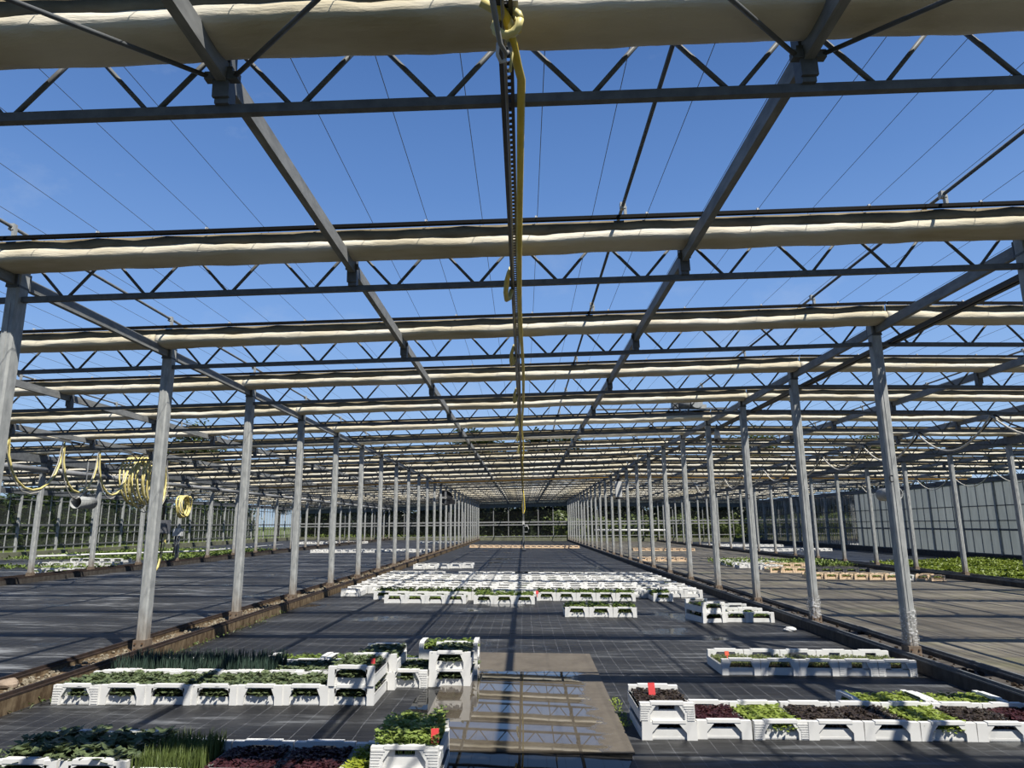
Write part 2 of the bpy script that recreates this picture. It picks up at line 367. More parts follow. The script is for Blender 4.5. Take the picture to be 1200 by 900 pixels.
blob_sheet('puddle', [(-0.80, 4.6), (0.4, 4.6), (0.72, 5.0), (0.80, 5.635), (-0.80, 5.65)], 0.005, M['water'], 'dark blue puddle along the near edge of the concrete slab', 'puddle')
blob_sheet('puddle', [(-1.12, 6.2), (-0.862, 5.85), (-0.862, 7.6), (-1.02, 7.62)], 0.005, M['water'], 'narrow puddle reflecting the two-crate stack left of the slab', 'puddle')
blob_sheet('puddle', [(-0.5, 23.9), (2.7, 23.9), (3.4, 24.6), (2.2, 26.0), (0.4, 26.2), (-0.8, 25.2)], 0.005, M['water'], 'wide shallow puddle behind the block of empty white crates', 'puddle')
# curbs under the rows of posts
for i, (x, a, b, mt) in enumerate([(-14.4, -0.35, 0.3, 'concrete_shaded'), (-4.8, -0.42, 0.17, 'concrete_curb'), (4.8, -0.12, 0.40, 'concrete_shaded'), (14.4, -0.3, 0.3, 'concrete_shaded')]):
    z = gz(x); root = tag(place('trim_%d' % (i + 1), None), None, None, None, 'structure')
    h = 0.155
    mb = MB(); mb.bx(x + a, x + a + 0.07, 0, YEND, z - 0.1, z + h - 0.02); mb.bx(x + b - 0.07, x + b, 0, YEND, z - 0.1, z + h - 0.02)
    mb.bx(x + a + 0.07, x + b - 0.07, 0, YEND, z - 0.1, z + h - 0.06)
    w = mb.build('curb_wall', M[mt], root)
    mb = MB()
    for q in (x + a + 0.035, x + b - 0.035):
        mb.bx(q - 0.037, q + 0.037, 0, YEND, z + h - 0.02, z + h - 0.004); mb.bx(q - 0.02, q + 0.006, 0, YEND, z + h - 0.004, z + h + 0.026)
    mb.build('curb_rail', M['rust_dark' if i < 2 else 'galv_dark'], root)
    mb = MB(); rr = random.Random(i)
    for k in range(1500 if i == 1 else 350):
        y = 4 + 30 * rr.random() ** 1.4; px = x + a + 0.09 + (b - a - 0.18) * rr.random(); s = 0.012 + 0.016 * rr.random()
        mb.box((px, y, z + h - 0.06 + s * 0.35), (s * 2, s * 1.6, s * 1.3), rr.random(), rr.random(), rr.random() * 3, 0.6)
    g = mb.build('gravel', M['gravel'] if i == 1 else M['soil'], root); g['kind'] = 'stuff'
def rock(name, c, r, seed, m, label, cat, flat=0.55):
    mb = MB(); n = 10; vs = []; fs = []
    for i in range(7):
        th = math.pi * i / 6
        for k in range(n):
            ph = 2 * math.pi * k / n
            d = Vector((math.sin(th) * math.cos(ph), math.sin(th) * math.sin(ph), math.cos(th)))
            q = r * (1 + 0.35 * noise.noise(d * 1.3 + Vector((seed, 0, 0))))
            vs.append((d.x * q * 1.25, d.y * q, d.z * q * flat))
    for i in range(6):
        for k in range(n): fs.append((i * n + k, i * n + (k + 1) % n, (i + 1) * n + (k + 1) % n, (i + 1) * n + k))
    mb.add(vs, fs, False); o = mb.build(name, m, None, c); return tag(o, label, cat, None, 'thing')
rock('stone', (-5.06, 7.12, gz(-5.06) + 0.135), 0.085, 3, M['stone'], 'flat sandy stone lying on the rusty kerb at the left edge', 'stone', 0.6)
rock('plastic_scrap', (4.36, 11.9, gz(4.3) + 0.03), 0.08, 8, M['whitebox'], 'crumpled white scrap on the cloth right of the two crates', 'scrap', 0.5)

# ------------------------------------------------------------------ posts
def post_meshes():
    out = {}
    w, d = 0.062, 0.075; c = 0.018
    poly = [(-w + c, -d), (w - c, -d), (w, -d + c), (w, d - c), (w - c, d), (-w + c, d), (-w, d - c), (-w, -d + c)]
    def shaft(h):
        mb = MB(); n = len(poly); vs = [(x, y, z) for z in (0, h) for x, y in poly]
        mb.add(vs, [tuple(range(n - 1, -1, -1)), tuple(range(n, 2 * n))] + [(i, (i + 1) % n, (i + 1) % n + n, i + n) for i in range(n)])
        mb.bx(-0.012, 0.012, -d - 0.006, -d + 0.004, 0.15, h - 0.45)
        return mb
    return shaft
shaft_mb = post_meshes()
shoe = MB(); shoe.box((0, 0, 0.075), (0.15, 0.18, 0.15)); 
mb = MB(); mb.tube([(0, 0, 0), (0, -0.014, 0)], 0.012, 6); bolt_me = mb.mesh('bolt', M['rust'])
shoe_me = shoe.mesh('base_shoe', M['shoe'])
brk = MB(); brk.box((0, -0.082, 0), (0.11, 0.014, 0.17)); brk.box((0, 0.082, 0), (0.11, 0.014, 0.17)); brk.box((0, 0, -0.07), (0.132, 0.155, 0.02))
brk_me = brk.mesh('beam_bracket', M['galv_dark'])
def add_dir(o): return o
ROWNAME = {-14.4: 'in the far left row of posts', -4.8: 'in the row left of the aisle', 4.8: 'in the row right of the aisle', 14.4: 'in the far right row of posts'}
shaft_cache = {}
for x in LINES:
    vis = 0
    for i in range(NT):
        y = Y0 + S * i; z0 = gz(x) + 0.10; z1 = zc(x) + 0.40
        if not any(in_frame(x, y, z0 + (z1 - z0) * k / 8, 5) for k in range(9)):
            if not (any(shades_frame(x, y, z0 + (z1 - z0) * k / 8) for k in range(9))): continue
            nm = 'galvanised roof post out of sight beside the camera ' + ROWNAME[x]
        else:
            vis += 1; nm = 'galvanised post, %s from the front %s' % (ordn(vis), ROWNAME[x])
        if x == 4.8 and i == 2: nm = 'galvanised roof post marked C, with torn clear film round its foot'
        if x == 4.8 and i == 3: nm = 'galvanised roof post right of the aisle with bunched clear film just above its foot'
        if x == 4.8 and i == 4: nm = 'galvanised roof post marked D right of the aisle'
        key = round(z1 - z0, 2)
        if key not in shaft_cache: shaft_cache[key] = shaft_mb(z1 - z0).mesh('shaft', M['post'])
        r = thing('roof_post', (x, y, z0), nm, 'post', 'steel posts ' + ROWNAME[x])
        place('shaft', shaft_cache[key], r)
        if i < 14:
            sh = place('base_shoe', shoe_me, r)
            if i < 7 and abs(x) < 5:
                for sx in (-0.045, 0.045):
                    for z in (0.045, 0.11): place('bolt', bolt_me, sh, (sx, -0.089, z))
            place('beam_bracket', brk_me, r, (0, 0, zc(x) + 0.19 - z0))
        if x == 4.8 and i in (2, 3):
            mb = MB(); n = 16; rows = 9; vs = []
            zb, ht, wd = (0.17, 0.42, 0.012) if i == 2 else (0.13, 0.34, 0.035)
            for q in range(rows):
                for k in range(n):
                    a = 2 * math.pi * k / n; w = 0.082 + wd * (0.5 + noise.noise(Vector((math.cos(a) * 2, math.sin(a) * 2, q * 1.7 + i * 9))))
                    c, s_ = math.cos(a), math.sin(a); mx = max(abs(c) / 0.85, abs(s_))
                    vs.append((c / mx * w * 0.9, s_ / mx * w, zb + ht * q / (rows - 1) + 0.04 * noise.noise(Vector((a, q, 3)))))
            mb.add(vs, [(q * n + k, q * n + (k + 1) % n, (q + 1) * n + (k + 1) % n, (q + 1) * n + k) for q in range(rows - 1) for k in range(n)], True)
            mb.build('film_wrap', M['film'], r)['label'] = 'torn clear stretch film'
        if x == 4.8 and i in (2, 4):
            ch = 'C' if i == 2 else 'D'
            if ch == 'C': pts = [(0.028 * math.cos(q), 0, 0.042 * math.sin(q)) for q in [math.radians(50 + 26 * k) for k in range(11)]]
            else: pts = [(-0.02, 0, -0.04), (-0.02, 0, 0.04), (0.008, 0, 0.04), (0.024, 0, 0.022), (0.024, 0, -0.022), (0.008, 0, -0.04), (-0.02, 0, -0.04)]
            mb = MB(); mb.tube(pts, 0.0055, 5); mb.build('letter_mark', M['ink'], r, (-0.035, -0.076, 2.23 - z0))

# ------------------------------------------------------------------ roof trusses
UN = 0.787
def truss_parts():
    pts = {}
    bc = MB(); bc.bar((-4.74, 0, 0), (4.74, 0, 0), 0.045, 0.052)
    tc = MB(); tc.bar((-4.74, 0, 0.42), (4.74, 0, 0.42), 0.045, 0.05)
    diags = []
    bn = [UN * (k + 0.5) for k in range(-6, 6)]
    for b in bn:
        for s_ in (-1, 1):
            t = b + s_ * 0.39
            diags.append(((b + s_ * 0.03, 0, 0.02), (max(-4.73, min(4.73, t - s_ * 0.03)), 0, 0.40)))
    posts = [-2 * UN, 2 * UN]
    return bc, tc, diags, posts
bc, tc, diags, tposts = truss_parts()
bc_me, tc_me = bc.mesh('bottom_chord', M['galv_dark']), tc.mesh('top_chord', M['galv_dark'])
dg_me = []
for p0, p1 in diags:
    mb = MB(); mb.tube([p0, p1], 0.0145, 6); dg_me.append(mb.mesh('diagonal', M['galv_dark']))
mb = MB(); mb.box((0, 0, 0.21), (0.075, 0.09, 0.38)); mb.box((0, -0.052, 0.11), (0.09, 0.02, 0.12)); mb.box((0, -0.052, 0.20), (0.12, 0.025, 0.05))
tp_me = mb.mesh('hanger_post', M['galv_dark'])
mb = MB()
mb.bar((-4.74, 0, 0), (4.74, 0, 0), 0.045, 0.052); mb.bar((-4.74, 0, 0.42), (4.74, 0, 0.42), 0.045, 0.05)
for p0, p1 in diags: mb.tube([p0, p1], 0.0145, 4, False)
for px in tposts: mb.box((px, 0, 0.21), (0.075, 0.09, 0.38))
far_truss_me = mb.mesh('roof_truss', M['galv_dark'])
# rolled-up screens: a cloth roll hanging below a black leading bar
def roll_mesh(seed):
    mb = MB(); nx, n = 150, 18; vs = []
    for i in range(nx + 1):
        x = -4.8 + 9.6 * i / nx
        k1 = noise.noise(Vector((x * 0.5, seed, 0))); k2 = noise.noise(Vector((x * 1.7, seed, 5)))
        e = abs(4.8 - abs(x)); edge = 1.0 + 0.12 * math.exp(-e * e / 0.5)
        pinch = 1 - 0.10 * math.exp(-((x * 1.27 + seed) % 1.0 - 0.5) ** 2 / 0.008)
        for k in range(n):
            a = 2 * math.pi * k / n; c, s_ = math.cos(a), math.sin(a)
            cc = math.copysign(abs(c) ** 0.75, c); ss = math.copysign(abs(s_) ** 0.8, s_)
            wr = 1 + 0.10 * noise.noise(Vector((x * 2.2, a * 0.9, seed * 3))) + 0.07 * noise.noise(Vector((x * 6, a * 1.5, seed)))
            y = -0.215 + 0.165 * cc * wr * edge * (1 + 0.06 * k1)
            z = 0.285 + (0.058 if s_ < 0 else 0.09) * ss * wr * edge * (pinch if s_ > -0.2 else 1) * (1 + 0.10 * k2) + 0.012 * k1
            vs.append((x, y, z))
    fs = [(i * n + k, (i + 1) * n + k, (i + 1) * n + (k + 1) % n, i * n + (k + 1) % n) for i in range(nx) for k in range(n)]
    mb.add(vs, fs, True)
    mb.f.append(list(range(n))); mb.s.append(False); mb.f.append([nx * n + k for k in range(n)][::-1]); mb.s.append(False)
    return mb.mesh('cloth_roll', M['cloth'])
rolls = [roll_mesh(s_) for s_ in (1.3, 4.7, 8.1)]
mb = MB(); mb.bar((-4.8, -0.395, 0.455), (4.8, -0.395, 0.455), 0.04, 0.032)
lead_me = mb.mesh('leading_bar', M['bar_black'])
mb = MB(); mb.box((0, 0, 0), (0.022, 0.025, 0.02)); clip_me = mb.mesh('wire_clip', M['whitepipe'])
mb = MB(); nx = 60
vs = []
for i in range(nx + 1):
    x = -4.8 + 9.6 * i / nx
    for z in (0.442, 0.33): vs.append((x, -0.352 + 0.012 * noise.noise(Vector((x * 3, z * 9, 2))), z))
    for z in (0.33, 0.442): vs.append((x, -0.340 + 0.012 * noise.noise(Vector((x * 3, z * 9, 2))), z))
mb.add(vs, [(i * 4 + k, (i + 1) * 4 + k, (i + 1) * 4 + (k + 1) % 4, i * 4 + (k + 1) % 4) for i in range(nx) for k in range(4)], True)
hem_shade_me = mb.mesh('hem_shade_strip', M['hem_shade'])  # dark strip standing for the shade between bar and roll
BAYNAME = ['the outer left bay', 'the left bay', 'the middle bay', 'the right bay', 'the outer right bay']
for bi, (xa, xb) in enumerate(BAYS):
    xm = (xa + xb) / 2; za, zb_ = zc(xa), zc(xb); ang = -math.atan2(zb_ - za, xb - xa); zm = (za + zb_) / 2
    nvis = 0
    for i in range(NT):
        y = Y0 + S * i
        pts = [(xa + (xb - xa) * k / 24, y, zm + h) for k in range(25) for h in (0.0, 0.3)]
        seen = any(in_frame(*p, 10) for p in pts)
        if not seen and not any(shades_frame(*p) for p in pts): continue
        if seen: nvis += 1; wh = '%s from the front over %s' % (ordn(nvis), BAYNAME[bi])
        else: wh = 'over %s beside the camera, beyond the frame' % BAYNAME[bi]
        r = thing('roof_truss', (xm, y, zm), 'grey zigzag roof truss, ' + wh, 'roof truss', 'roof trusses over ' + BAYNAME[bi], (0, ang, 0))
        near = i <= 9 and seen
        if near:
            place('bottom_chord', bc_me, r); place('top_chord', tc_me, r)
            for d in dg_me: place('diagonal', d, r)
            for px in tposts: place('hanger_post', tp_me, r, (px, 0, 0))
        else:
            r2 = bpy.data.objects.new('roof_truss', far_truss_me)
            r2.location = r.location; r2.rotation_euler = r.rotation_euler
            for k in ('label', 'category', 'group', 'kind'): r2[k] = r[k]
            COL.objects.link(r2); bpy.data.objects.remove(r)
        q = thing('shade_screen', (xm, y, zm), 'rolled cream screen, ' + wh, 'rolled screen', 'rolled screens over ' + BAYNAME[bi], (0, ang, 0))
        place('cloth_roll', rolls[(i * 2 + bi) % 3], q); lb = place('leading_bar', lead_me, q)
        if i < 12:
            place('hem_shade_strip', hem_shade_me, q)
            if i < 5:
                for k in range(-4, 5):
                    if in_frame(xm + k + 0.18, y - 0.395, zc(xm + k) + 0.48, 0): place('wire_clip', clip_me, lb, (k * 1.0 + 0.18, -0.395, 0.481))
# long beams
def long_beam(name, x, z, w, h, m, label, cat, group, y0=0.0, y1=YEND):
    mb = MB(); mb.bx(-w / 2, w / 2, 0, y1 - y0, -h / 2, h / 2)
    return tag(mb.build(name, m, None, (x, y0, z)), label, cat, group, 'thing')
BW = ['outer left', 'left', 'middle', 'right', 'outer right']
for bi, (xa, xb) in enumerate(BAYS):
    xm = (xa + xb) / 2
    for sgn, sn in ((-1, 'left-hand'), (1, 'right-hand')):
        x = xm + sgn * 2 * UN
        long_beam('roof_beam', x, zc(x) + 0.20, 0.055, 0.115, M['beam'], 'steel roof beam, %s one of the two over %s' % (sn, BAYNAME[bi]), 'roof beam', 'long roof beams')
for x in LINES:
    if abs(x) < 5: long_beam('roof_beam', x, zc(x) + 0.19, 0.055, 0.115, M['beam'], 'long steel beam along the post tops ' + ROWNAME[x], 'roof beam', 'long roof beams')
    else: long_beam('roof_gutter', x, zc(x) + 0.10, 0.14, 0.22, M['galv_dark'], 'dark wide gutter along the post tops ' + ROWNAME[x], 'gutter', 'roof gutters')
# screen wires
k0 = 0
for k in range(-29, 29):
    x = k * 0.5 + 0.18
    mb = MB(); mb.tube([(0, 0, 0), (0, YEND - 0.2, 0)], 0.0026, 4, False)
    side = 'left' if x < 0 else 'right'
    o = mb.build('screen_wire', M['galv_dark'], None, (x, 0.2, zc(x) + 0.492))
    tag(o, 'thin dark screen wire over the roof, %s one %s of the hanging yellow hose' % (ordn(abs(k) if x < 0 else k + 1), side), 'wire', 'parallel screen wires under the sky', 'thing')
# drive tubes above the screens
for x, nm in ((0.955, 'over the aisle, right of the hanging hose'), (3.84, 'over the aisle near the right row of posts'), (-4.62, 'over the left row of posts'),
              (-8.7, 'over the left bay'), (8.6, 'over the right bay, nearer the aisle'), (12.4, 'over the right bay, farther from the aisle')):
    r = thing('drive_tube', (x, 0.1, zc(x) + 0.56), 'dark push rod along the roof ' + nm, 'push rod', 'screen push rods')
    mb = MB(); mb.tube([(0, 0, 0), (0, YEND - 0.4, 0)], 0.016, 6); mb.build('rod', M['galv_dark'], r)
    for i in range(9):
        mb = MB(); mb.box((0, 0, 0), (0.05, 0.05, 0.06)); mb.box((0.02, 0, -0.05), (0.025, 0.04, 0.08)); mb.build('clamp', M['galv'], r, (0, Y0 + S * i - 0.495, 0))
# roof braces in front of the first truss
BR = (3.2, 3.15, 3.15, 3.2)
for (x, dx, nm) in ((-2 * UN, -BR[0], 'running up left from the left-hand beam'), (-2 * UN, BR[1], 'running up right from the left-hand beam'),
                    (2 * UN, -BR[2], 'running up left from the right-hand beam'), (2 * UN, BR[3], 'running up right from the right-hand beam')):
    mb = MB(); z = zc(x)
    s_ = 1 if dx > 0 else -1
    mb.tube([(s_ * 0.05, -0.04, 0.17), (dx, -S * 0.98, 0.15)], 0.013, 8); mb.box((s_ * 0.06, -0.05, 0.17), (0.06, 0.045, 0.045))
    tag(mb.build('roof_brace', M['galv_dark'], None, (x, Y0, z)), 'thin steel brace rod at the front truss, ' + nm, 'brace', None, 'thing')

# ------------------------------------------------------------------ rack rails and hoses
def rack(x, z, y0, y1, label, w=0.036, sd=-1):
    r = thing('rack_rail', (x, y0, z), label, 'rail')
    L_ = y1 - y0
    mb = MB(); mb.bx(-w * sd, -w * 0.5 * sd, 0, L_, -w * 0.5, w * 0.5); mb.bx(w * 0.05 * sd, w * sd, 0, L_, -w * 0.5, w * 0.5); mb.build('side_bars', M['black'], r)
    mb = MB()
    for k in range(int(min(L_, 26) / 0.055)): mb.bx(-w * 0.55 * sd, w * 0.1 * sd, k * 0.055, k * 0.055 + 0.026, -0.003, 0.003)
    mb.build('teeth', M['black'], r); mb2 = MB(); mb2.bx(-0.016, 0.016, min(L_, 26), L_, -0.01, 0.01); mb2.build('far_section', M['black'], r)
rack(-0.035, zc(0) - 0.02, 1.0, 50, 'black toothed cable rail hanging down the middle of the aisle')
rack(5.02, zc(5) + 0.03, 3.0, 60, 'black toothed rail beside the right row of posts', 0.055, 1)
def hose(name, pts, r, m, label, cat, n=6, kind='thing', parent=None):
    mb = MB(); mb.tube(pts, r, n); o = mb.build(name, m, parent)
    return tag(o, label, cat, None, kind) if parent is None else o
# the yellow festoon hose in the aisle
p = []
z0 = zc(0) - 0.05
y = 2.35; k = 0
p += [(-0.10, 2.55, z0 + 0.06), (-0.03, 2.64, z0 + 0.0), (0.0, 2.76, z0 - 0.045), (0.02, 2.9, z0 - 0.055)]
seg = 0
while y < 44:
    y += 0.24; seg += 1
    sag = 0.07 * math.sin(y * 0.85) - 0.03
    p.append((0.028 + 0.018 * math.sin(y * 0.7 + 0.8), y + 0.45, z0 - 0.045 + sag * 0.7 - 0.0008 * y * y * 0.1))
p += [(0.0, 45, z0 - 0.5), (-0.06, 45.2, z0 - 1.0), (-0.04, 45.3, z0 - 1.45), (0.05, 45.4, z0 - 1.5), (0.12, 45.5, z0 - 1.2), (0.09, 45.6, z0 - 0.6), (0.03, 45.7, z0)]
hose('festoon_hose', p, 0.021, M['yellow'], 'long yellow hose running under the toothed rail along the aisle', 'hose', 8)
p = [(-0.045 + 0.008 * math.sin(t * 0.9), 2.2 + t, z0 + 0.0 - 0.02 * math.sin(t * 1.1)) for t in [q * 0.3 for q in range(140)]]
hose('festoon_cable', p, 0.008, M['greyhose'], 'thin grey cable strung along the rail beside the yellow hose', 'cable', 6)
p = [(-0.16, 2.25, z0 + 0.30), (-0.13, 2.35, z0 + 0.16), (-0.085, 2.5, z0 - 0.02), (-0.055, 2.62, z0 - 0.15), (-0.03, 2.66, z0 - 0.17), (-0.012, 2.7, z0 - 0.12), (-0.02, 2.72, z0 - 0.07)]
hose('hose_tail', p, [0.016, 0.016, 0.014, 0.012, 0.011, 0.010, 0.009], M['greyhose'], 'grey hose end hooked up beside the yellow knot at the top edge', 'hose')
# knotted front end of the hose
r = thing('hose_knot', (-0.02, 2.66, z0), 'yellow hose end tied in a knot round the rail at the top edge', 'hose knot')
mb = MB()
for q in range(3):
    cc = []
    for t in range(13):
        a = 2 * math.pi * t / 12
        cc.append((0.055 * math.cos(a) - 0.005 * q, 0.03 * q - 0.03 + 0.03 * math.sin(a * 0.5 + q), -0.02 + 0.06 * math.sin(a)))
    mb.tube(cc, 0.016, 7)
mb.tube([(-0.12, -0.05, 0.05), (-0.06, -0.03, 0.03), (0.0, 0, 0.0), (0.03, 0.03, -0.06)], [0.02, 0.022, 0.02, 0.016], 8)
mb.build('knotted_hose', M['paleyellow'], r)
mb = MB(); mb.tube([(-0.01, 0.05, -0.04), (0.015, 0.07, -0.12), (0.005, 0.08, -0.2)], 0.008, 6); mb.build('loose_strap', M['paleyellow'], r)
mb = MB(); mb.bx(-0.03, 0.045, -0.05, 0.0, 0.055, 0.07); mb.build('clamp_plate', M['galv'], r)
mb = MB(); mb.tube([(-0.045, 0.02, -0.10), (-0.05, 0.03, -0.15), (-0.035, 0.04, -0.18), (-0.015, 0.05, -0.165)], 0.009, 6); mb.build('hook', M['whitepipe'], r)
for q, (yy, ln) in enumerate(((6.05, 0.30), (8.75, 0.34), (11.6, 0.34), (14.4, 0.34), (17.3, 0.34), (20.2, 0.34))):
    pts = [(-0.06, yy - 0.22, z0 + 0.06), (-0.08, yy - 0.15, z0 + 0.05), (-0.105, yy - 0.06, z0 - 0.0), (-0.118, yy + 0.06, z0 - 0.07), (-0.112, yy + 0.15, z0 - 0.11), (-0.09, yy + 0.2, z0 - 0.08), (-0.065, yy + 0.22, z0 + 0.01)]
    hose('hose_loop', pts, 0.024, M['paleyellow'], 'pale yellow hose loop drooping left of the rail, %s from the front' % ordn(q + 1), 'hose loop', 8)['group'] = 'hose loops along the aisle rail'
# the boom mast at the far end of the hose
r = thing('boom_mast', (0.02, 46, gz(0)), 'slim dark mast with a white hook below the far end of the hose', 'mast')
mb = MB(); mb.bx(-0.05, 0.05, -0.05, 0.05, 0.02, 3.9); mb.box((0, 0, 0.04), (0.3, 0.5, 0.08)); mb.build('mast', M['galv_dark'], r)
mb = MB(); mb.tube([(0.05, -0.07, 1.55), (0.25, -0.07, 1.6), (0.33, -0.07, 1.4), (0.28, -0.07, 1.2), (0.06, -0.07, 1.2)], 0.03, 6); mb.build('hook', M['whitepipe'], r)
mb = MB(); mb.box((0.0, -0.07, 1.8), (0.14, 0.06, 0.22)); mb.build('valve_box', M['whitebox'], r)
# hanging cables over the right bays
for bx_, nm, ys in ((10.1, 'right bay', 3), (19.6, 'outer right bay', 6)):
    for q in range(ys, 13):
        ya, yb = Y0 + S * q, Y0 + S * (q + 1)
        for (off, sg, mm, rr, cn) in ((0.0, 0.62, 'whitehose', 0.022, 'pale'), (0.09, 0.50, 'black', 0.018, 'black')):
            if not (in_frame(bx_, ya, 3.6) or in_frame(bx_, yb, 3.6)): continue
            pts = [(bx_ + off, ya + (yb - ya) * t / 12, zc(bx_) - 0.03 - sg * (1 - (2 * t / 12 - 1) ** 2)) for t in range(13)]
            hose('festoon_cable', pts, rr, M[mm], '%s cable sagging below the %s truss of the %s' % (cn, ordn(q + 1), nm), 'cable')['group'] = 'sagging cables under the right roof'
# yellow hose festoon in the left bay
def festoon(x, tops, z_top, z_bot, r, m, label, wob):
    pts = []
    for a, b in zip(tops[:-1], tops[1:]):
        for t in range(10):
            f = t / 10; yy = a + (b - a) * (0.5 - 0.5 * math.cos(math.pi * f)) if (b - a) > 0.6 else a + (b - a) * f
            s_ = math.sin(math.pi * f) ** 0.75
            pts.append((x + wob * math.sin(2 * math.pi * f) + wob * 0.5 * noise.noise(Vector((yy * 3, 0, x))), yy, z_top - (z_top - z_bot) * s_ * (0.93 + 0.1 * noise.noise(Vector((a * 7, 1, 2))))))
    return hose('hose_festoon', pts, r, M[m], label, 'hose', 6)
festoon(-11.6, [13.6, 15.3, 17.2, 18.7, 20.2], 3.86, 2.5, 0.028, 'paleyellow', 'yellow hose hanging in big open loops in the left bay', 0.02)
festoon(-11.575, [13.4, 15.2, 17.1, 18.6, 20.1], 3.85, 2.35, 0.014, 'whitehose', 'pale cable hanging in loops beside the yellow hose in the left bay', 0.05)
def coil(c, ry, rz, x0, x1, turns, r, m, label):
    pts = []; rr = random.Random(int(turns * 7))
    for q in range(turns):
        a1, a2, ph = ry * rr.uniform(0.8, 1.1), rz * rr.uniform(0.86, 1.05), rr.uniform(-0.06, 0.06)
        for t in range(20):
            f = t / 20; a = 2 * math.pi * f + math.pi / 2
            pts.append((c[0] + x0 + (x1 - x0) * (q + f) / turns + 0.03 * math.sin(a * 2 + q), c[1] + ph + a1 * math.cos(a), c[2] + rz - a2 + a2 * math.sin(a)))
    return hose('hose_coil', pts, r, M[m], label, 'hose', 6)
coil((-11.6, 21.1, 3.08), 0.62, 0.74, -0.42, 0.40, 11, 0.028, 'paleyellow', 'big yellow hose coil hanging behind a post in the left bay')
coil((-11.55, 21.2, 2.98), 0.5, 0.80, -0.3, 0.38, 9, 0.012, 'whitehose', 'thin pale cable coiled inside the big yellow coil')
coil((-13.95, 28.3, 2.52), 0.42, 0.44, -0.05, 0.22, 7, 0.028, 'paleyellow', 'small yellow hose coil hung on a post of the far left row')
tag(long_beam('festoon_track', -11.55, 3.86, 0.05, 0.05, M['galv_dark'], 'steel track the yellow hose loops hang from in the left bay', 'rail', None, 8, 45))
# pipe and trunk along the far left posts
for i in range(5, NT - 1):
    y = Y0 + S * i
    if not in_frame(-14.2, y + S, 3.4): continue
    mb = MB(); mb.tube([(0, 0.12, 0), (0, S - 0.12, 0)], 0.085, 10); 
    r = tag(mb.build('irrigation_pipe', M['pipe'], None, (-14.22, y, 3.40)), 'pale grey pipe length between posts of the far left row, %s from the front' % ordn(i - 4), 'pipe', 'pipe lengths along the far left posts', 'thing')
    mb = MB(); mb.tube([(0, -0.14, 0), (0, 0.14, 0)], 0.10, 10); mb.bx(-0.05, 0.05, -0.05, 0.05, 0.08, 0.32); mb.build('coupling', M['galv_dark'], r)
# boxes and fans
def ctrl_box(name, c, s, m, label, hose_len=0):
    r = thing(name, c, label, 'control box')
    mb = MB(); mb.box((0, 0, 0), s); mb.build('housing', m, r)
    mb = MB(); mb.box((0, -s[1] / 2 - 0.01, 0), (s[0] * 0.86, 0.02, s[2] * 0.88)); mb.build('lid', m, r)
    mb = MB(); mb.tube([(-0.08, 0, -s[2] / 2), (-0.1, 0, -s[2] / 2 - 0.45), (-0.13, 0, -s[2] / 2 - 0.8)], 0.03, 6); mb.tube([(0.02, 0, -s[2] / 2), (0.0, 0, -s[2] / 2 - 0.7)], 0.02, 6); mb.build('cables', M['black'], r)
    return r
ctrl_box('control_box', (-11.33, 21.9, 1.72), (0.36, 0.22, 0.42), M['greybox'], 'grey control box hanging below the yellow coil, behind a post')
hose('feed_hose', [(-11.3, 21.9, 1.9), (-11.25, 21.95, 1.2), (-11.3, 21.9, 0.85), (-11.32, 21.8, 0.5), (-11.4, 21.6, 0.2)], 0.035, M['paleyellow'], 'yellow feed hose curving down to the ground from the grey control box', 'hose')
hose('box_support', [(-11.42, 22.0, 3.83), (-11.42, 22.05, 1.9)], 0.03, M['black'], 'black drop pole carrying the grey control box', 'pole')
ctrl_box('control_box', (-14.15, 28.6, 1.50), (0.36, 0.2, 0.30), M['whitebox'], 'small white control box beside a far left post')
def duct_fan(c, r_, ln, label):
    q = thing('circulation_fan', c, label, 'fan')
    mb = MB(); n = 20
    vs = []
    for (yy, rr) in ((0, r_), (ln, r_ * 0.96), (ln, r_ * 0.88), (0.0, r_ * 0.90)):
        vs += [(rr * math.cos(2 * math.pi * k / n), yy, rr * math.sin(2 * math.pi * k / n)) for k in range(n)]
    mb.add(vs, [(a * n + k, a * n + (k + 1) % n, ((a + 1) % 4) * n + (k + 1) % n, ((a + 1) % 4) * n + k) for a in range(4) for k in range(n)], True)
    mb.build('fan_housing', M['galv'], q)
    mb = MB(); mb.tube([(0, ln * 0.5, 0), (0, ln * 0.62, 0)], r_ * 0.2, 10)
    for k in range(5):
        a = 2 * math.pi * k / 5; mb.box((0.52 * r_ * math.cos(a), ln * 0.56, 0.52 * r_ * math.sin(a)), (r_ * 0.66, 0.02, r_ * 0.34), 0.5, -a, 0)
    mb.tube([(0, ln * 0.7, 0), (0, ln * 0.75, 0)], r_ * 0.89, 16)
    mb.build('fan_blades', M['black'], q)
    mb = MB(); mb.tube([(0, ln * 0.5, r_), (0, ln * 0.5, r_ + 1.0)], 0.02, 6); mb.build('hanger', M['galv_dark'], q)
duct_fan((-12.7, 19.6, 2.42), 0.18, 0.75, 'round grey circulation fan with black mouth under the left hose loops')
duct_fan((10.55, 19.8, 2.45), 0.19, 0.8, 'round grey circulation fan with black mouth behind the post marked C')
q = thing('circulation_fan', (-4.62, 41.5, 3.30), 'round black fan hanging at the left row far down the aisle', 'fan')
mb = MB(); n = 24
mb.tube([(0.42 * math.cos(2 * math.pi * k / n), 0, 0.42 * math.sin(2 * math.pi * k / n)) for k in range(n + 1)], 0.04, 6); mb.tube([(0, 0.06, 0), (0, 0.09, 0)], 0.40, 20); mb.build('guard', M['black'], q)
mb = MB(); mb.tube([(0, -0.08, 0), (0, 0.04, 0)], 0.09, 12); mb.build('hub', M['greyhose'], q)
mb = MB()
